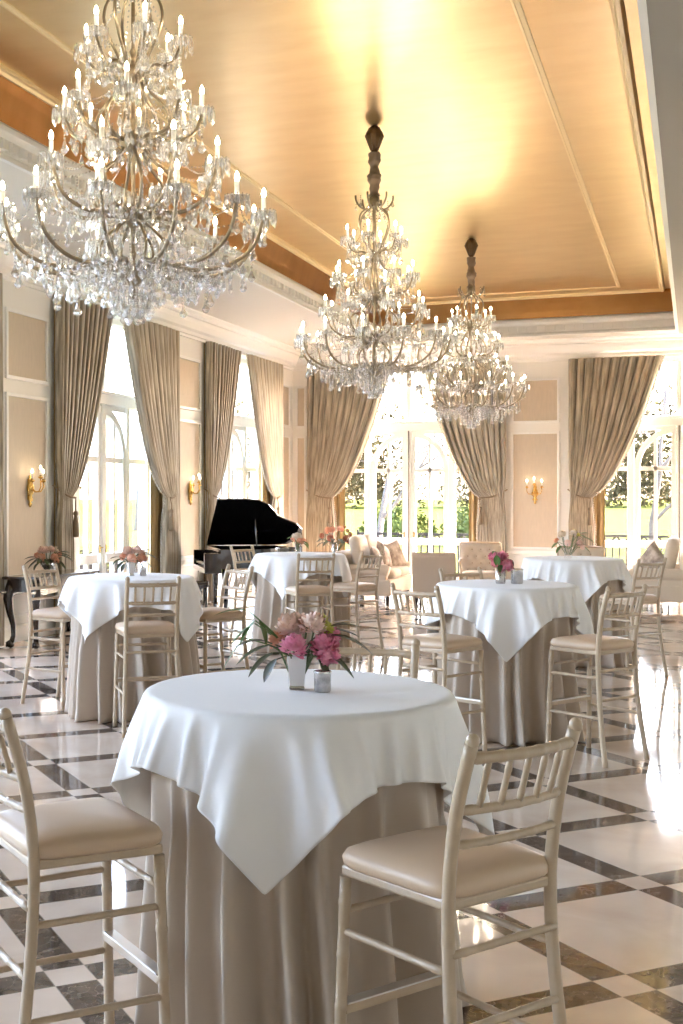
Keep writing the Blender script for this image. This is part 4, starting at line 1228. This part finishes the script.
# slipper chair seen from behind
def slipper():
    root = empty('slipper_chair', 'tan upholstered chair with a rolled top, its back toward us', 'chair', (-3.66, 18.55, 0), R(6))
    w = .64
    b = MB(); rows = []
    for (y, z) in ((-.26, .22), (-.28, .5), (-.30, .74), (-.315, .80), (-.33, .86), (-.30, .905), (-.25, .90), (-.22, .86), (-.20, .74), (-.17, .5), (-.16, .3), (-.16, .22)):
        rows.append([(x, y, z) for x in (-w / 2, -w / 2 + .02, w / 2 - .02, w / 2)])
    b.grid(rows, uv=False)
    for s in (0, 3): b.f.append(tuple((len(rows) - 1 - i) * 4 + s if s else i * 4 + s for i in range(len(rows)))); b.sm.append(False)
    b.build('backrest', M['tan'], root)
    c = MB().box2((-w / 2, -.2, .22), (w / 2, .36, .36)); c.build('seat_base', M['tan'], root, bevel=.03)
    q = cushion_mb(w, .56, .13, .25); q.xf(Matrix.Translation((0, .09, .34))); q.build('seat_cushion', M['tan'], root)
    for sx in (-1, 1):
        for sy in (-.22, .30):
            MB().lathe([(.026, .23), (.03, .17), (.016, .14), (.026, .09), (.018, .05), (.022, .0), (0, 0)], 10, (sx * (w / 2 - .06), sy, 0)).build('leg', M['darkwood'], root)
slipper()
def tufted(label, loc, rz):
    """open-arm chair with a button-tufted back; local -y faces forward"""
    root = empty('tufted_armchair', label, 'armchair', loc, rz, 'tufted armchairs by the garden doors')
    w, nb = .66, 28; rows = []
    btn = [(x * .145 + (.0725 if r % 2 else 0) - .2175, .50 + r * .115) for r in range(4) for x in range(4) if not (r % 2 and x == 3)]
    for i in range(nb + 1):
        z = .36 + .58 * i / nb; row = []
        for k in range(nb + 1):
            x = (k / nb - .5) * w; y = .20 + .10 * (z - .36)
            dd = 0
            for bx, bz in btn: dd += math.exp(-(((x - bx) ** 2 + (z - bz) ** 2) / .0011))
            row.append((x, y - .055 + .038 * min(1, dd) + .03 * ((abs(x) / (w / 2)) ** 6 + (i / nb) ** 10), z))
        rows.append(row)
    bk = MB().grid(rows, uv=False)
    bk.box2((-w / 2, .23, .34), (w / 2, .30, .90)); bk.build('tufted_back', M['sofa'], root)
    me = MB().ball((0, 0, 0), (.013, .008, .013), 8, 5).mesh('button', M['tan'])
    for bx, bz in btn: link_mesh('button', me, root, (bx, .20 + .10 * (bz - .36) - .02, bz))
    fr = MB()
    for s in (-1, 1): fr.tube([(s * w / 2, .27, .3), (s * (w / 2 + .005), .285, .62), (s * (w / 2 + .005), .315, .95)], .02, 8)
    fr.tube([(-w / 2, .315, .95), (0, .32, .962), (w / 2, .315, .95)], .02, 8)
    fr.build('back_frame', M['chair'], root)
    MB().box2((-w / 2, -.30, .28), (w / 2, .26, .38)).build('seat_frame', M['sofa'], root, bevel=.02)
    q = cushion_mb(w - .02, .52, .13, .25); q.xf(Matrix.Translation((0, -.04, .365))); q.build('seat_cushion', M['sofa'], root)
    for s in (-1, 1):
        MB().tube([(s * w / 2, .27, .68), (s * (w / 2 + .03), .05, .66), (s * (w / 2 + .03), -.18, .63), (s * (w / 2 + .01), -.22, .5), (s * w / 2, -.26, .33)], .019, 8).build('arm', M['chair'], root)
        for y in (-.25, .25): MB().tube([(s * (w / 2 - .03), y, .30), (s * (w / 2 - .02), y * 1.1, 0)], [.022, .014], 8).build('leg', M['chair'], root)
tufted('button-tufted cream armchair facing us before the curtain, behind the middle right table', (-3.35, 20.9, 0), R(12))
tufted('button-tufted armchair mostly hidden behind the far right table', (-1.62, 19.6, 0), R(8))

# side table with the russet flowers
st = empty('side_table', 'small round dark side table carrying the russet flowers', 'side table', (-5.80, 20.55, 0))
MB().lathe([(0, .72), (.27, .72), (.28, .735), (.27, .75), (0, .75)], 28).build('table_top', M['darkwood'], st)
MB().lathe([(.05, .72), (.03, .66), (.045, .5), (.03, .3), (.05, .12), (.03, .08), (0, .08)], 16).build('pedestal', M['darkwood'], st)
for k in range(3):
    a = 2 * pi * k / 3
    MB().tube([(.02 * cos(a), .02 * sin(a), .14), (.14 * cos(a), .14 * sin(a), .10), (.24 * cos(a), .24 * sin(a), .022)], [.026, .024, .02], 8).build('leg', M['darkwood'], st)
rus = recol([(a, x * 2.3, y * 2.3, z * 1.9 + .03, s * 1.15) for a, x, y, z, s in big], {'pink': 'rust', 'blush': 'peach', 'yellow': 'rust', 'peach': 'rust'})
rl = dict(leaf=[(.12 * cos(q), .12 * sin(q), .05 + .03 * sin(3 * q), cos(q), sin(q), .1, .14, .02, .5) for q in [k * .5 for k in range(13)]])
bouquet('flower_urn', 'large russet and coral bouquet on the dark side table beside the loveseat', (-5.80, 20.55, .75), 'silvered', rus, rl, 1.35, rz=RZ, vase_h=.17)

# ------------------------------------------------------------------ light
w = bpy.data.worlds.new('world'); SC.world = w; w.use_nodes = True
nt = w.node_tree
for n in list(nt.nodes): nt.nodes.remove(n)
ow = nt.nodes.new('ShaderNodeOutputWorld'); bg = nt.nodes.new('ShaderNodeBackground'); sky = nt.nodes.new('ShaderNodeTexSky')
sky.sky_type = 'NISHITA'; sky.sun_disc = False; sky.sun_elevation = R(38); sky.sun_rotation = R(60); sky.air_density = 1.; sky.dust_density = 4.; sky.ozone_density = 1.
tint = nt.nodes.new('ShaderNodeMix'); tint.data_type = 'RGBA'; tint.blend_type = 'MULTIPLY'; tint.inputs['Factor'].default_value = 1.
tint.inputs['B'].default_value = (1., .905, .875, 1)
nt.links.new(sky.outputs[0], tint.inputs['A']); nt.links.new(tint.outputs['Result'], bg.inputs[0]); bg.inputs[1].default_value = 1.0
nt.links.new(bg.outputs[0], ow.inputs[0])

def area(name, loc, rot, sx, sy, e, col=(1, 1, 1), portal=False):
    l = bpy.data.lights.new(name, 'AREA'); l.shape = 'RECTANGLE'; l.size = sx; l.size_y = sy; l.energy = e; l.color = col
    o = bpy.data.objects.new(name, l); COL.objects.link(o); o.location = loc; o.rotation_euler = rot
    if portal: l.cycles.is_portal = True
    return o
for yc in LEFT_WIN: area('daylight_portal', (XL - .42, yc, 2.15), (0, -pi / 2, 0), 4.2, 2.9, 1, portal=True)
for xc in BACK_WIN: area('daylight_portal', (xc, YB + .42, 2.15), (-pi / 2, 0, 0), 2.9, 4.2, 1, portal=True)
sun = bpy.data.lights.new('sun', 'SUN'); sun.energy = 1.2; sun.angle = R(1.5); sun.color = (1, .93, .80)
so = bpy.data.objects.new('sun', sun); COL.objects.link(so); so.rotation_euler = Vector((-.62, -.45, -.64)).to_track_quat('-Z', 'Y').to_euler()

vs = SC.view_settings
SC.display_settings.display_device = 'sRGB'
vs.view_transform = 'Standard'; vs.look = 'None'; vs.gamma = 1; vs.use_curve_mapping = False; vs.exposure = 3.35
cy = SC.cycles
cy.max_bounces = 10; cy.diffuse_bounces = 5; cy.glossy_bounces = 4; cy.transmission_bounces = 6; cy.transparent_max_bounces = 24
cy.caustics_reflective = False; cy.caustics_refractive = False
cy.sample_clamp_indirect = 6.; cy.use_denoising = True
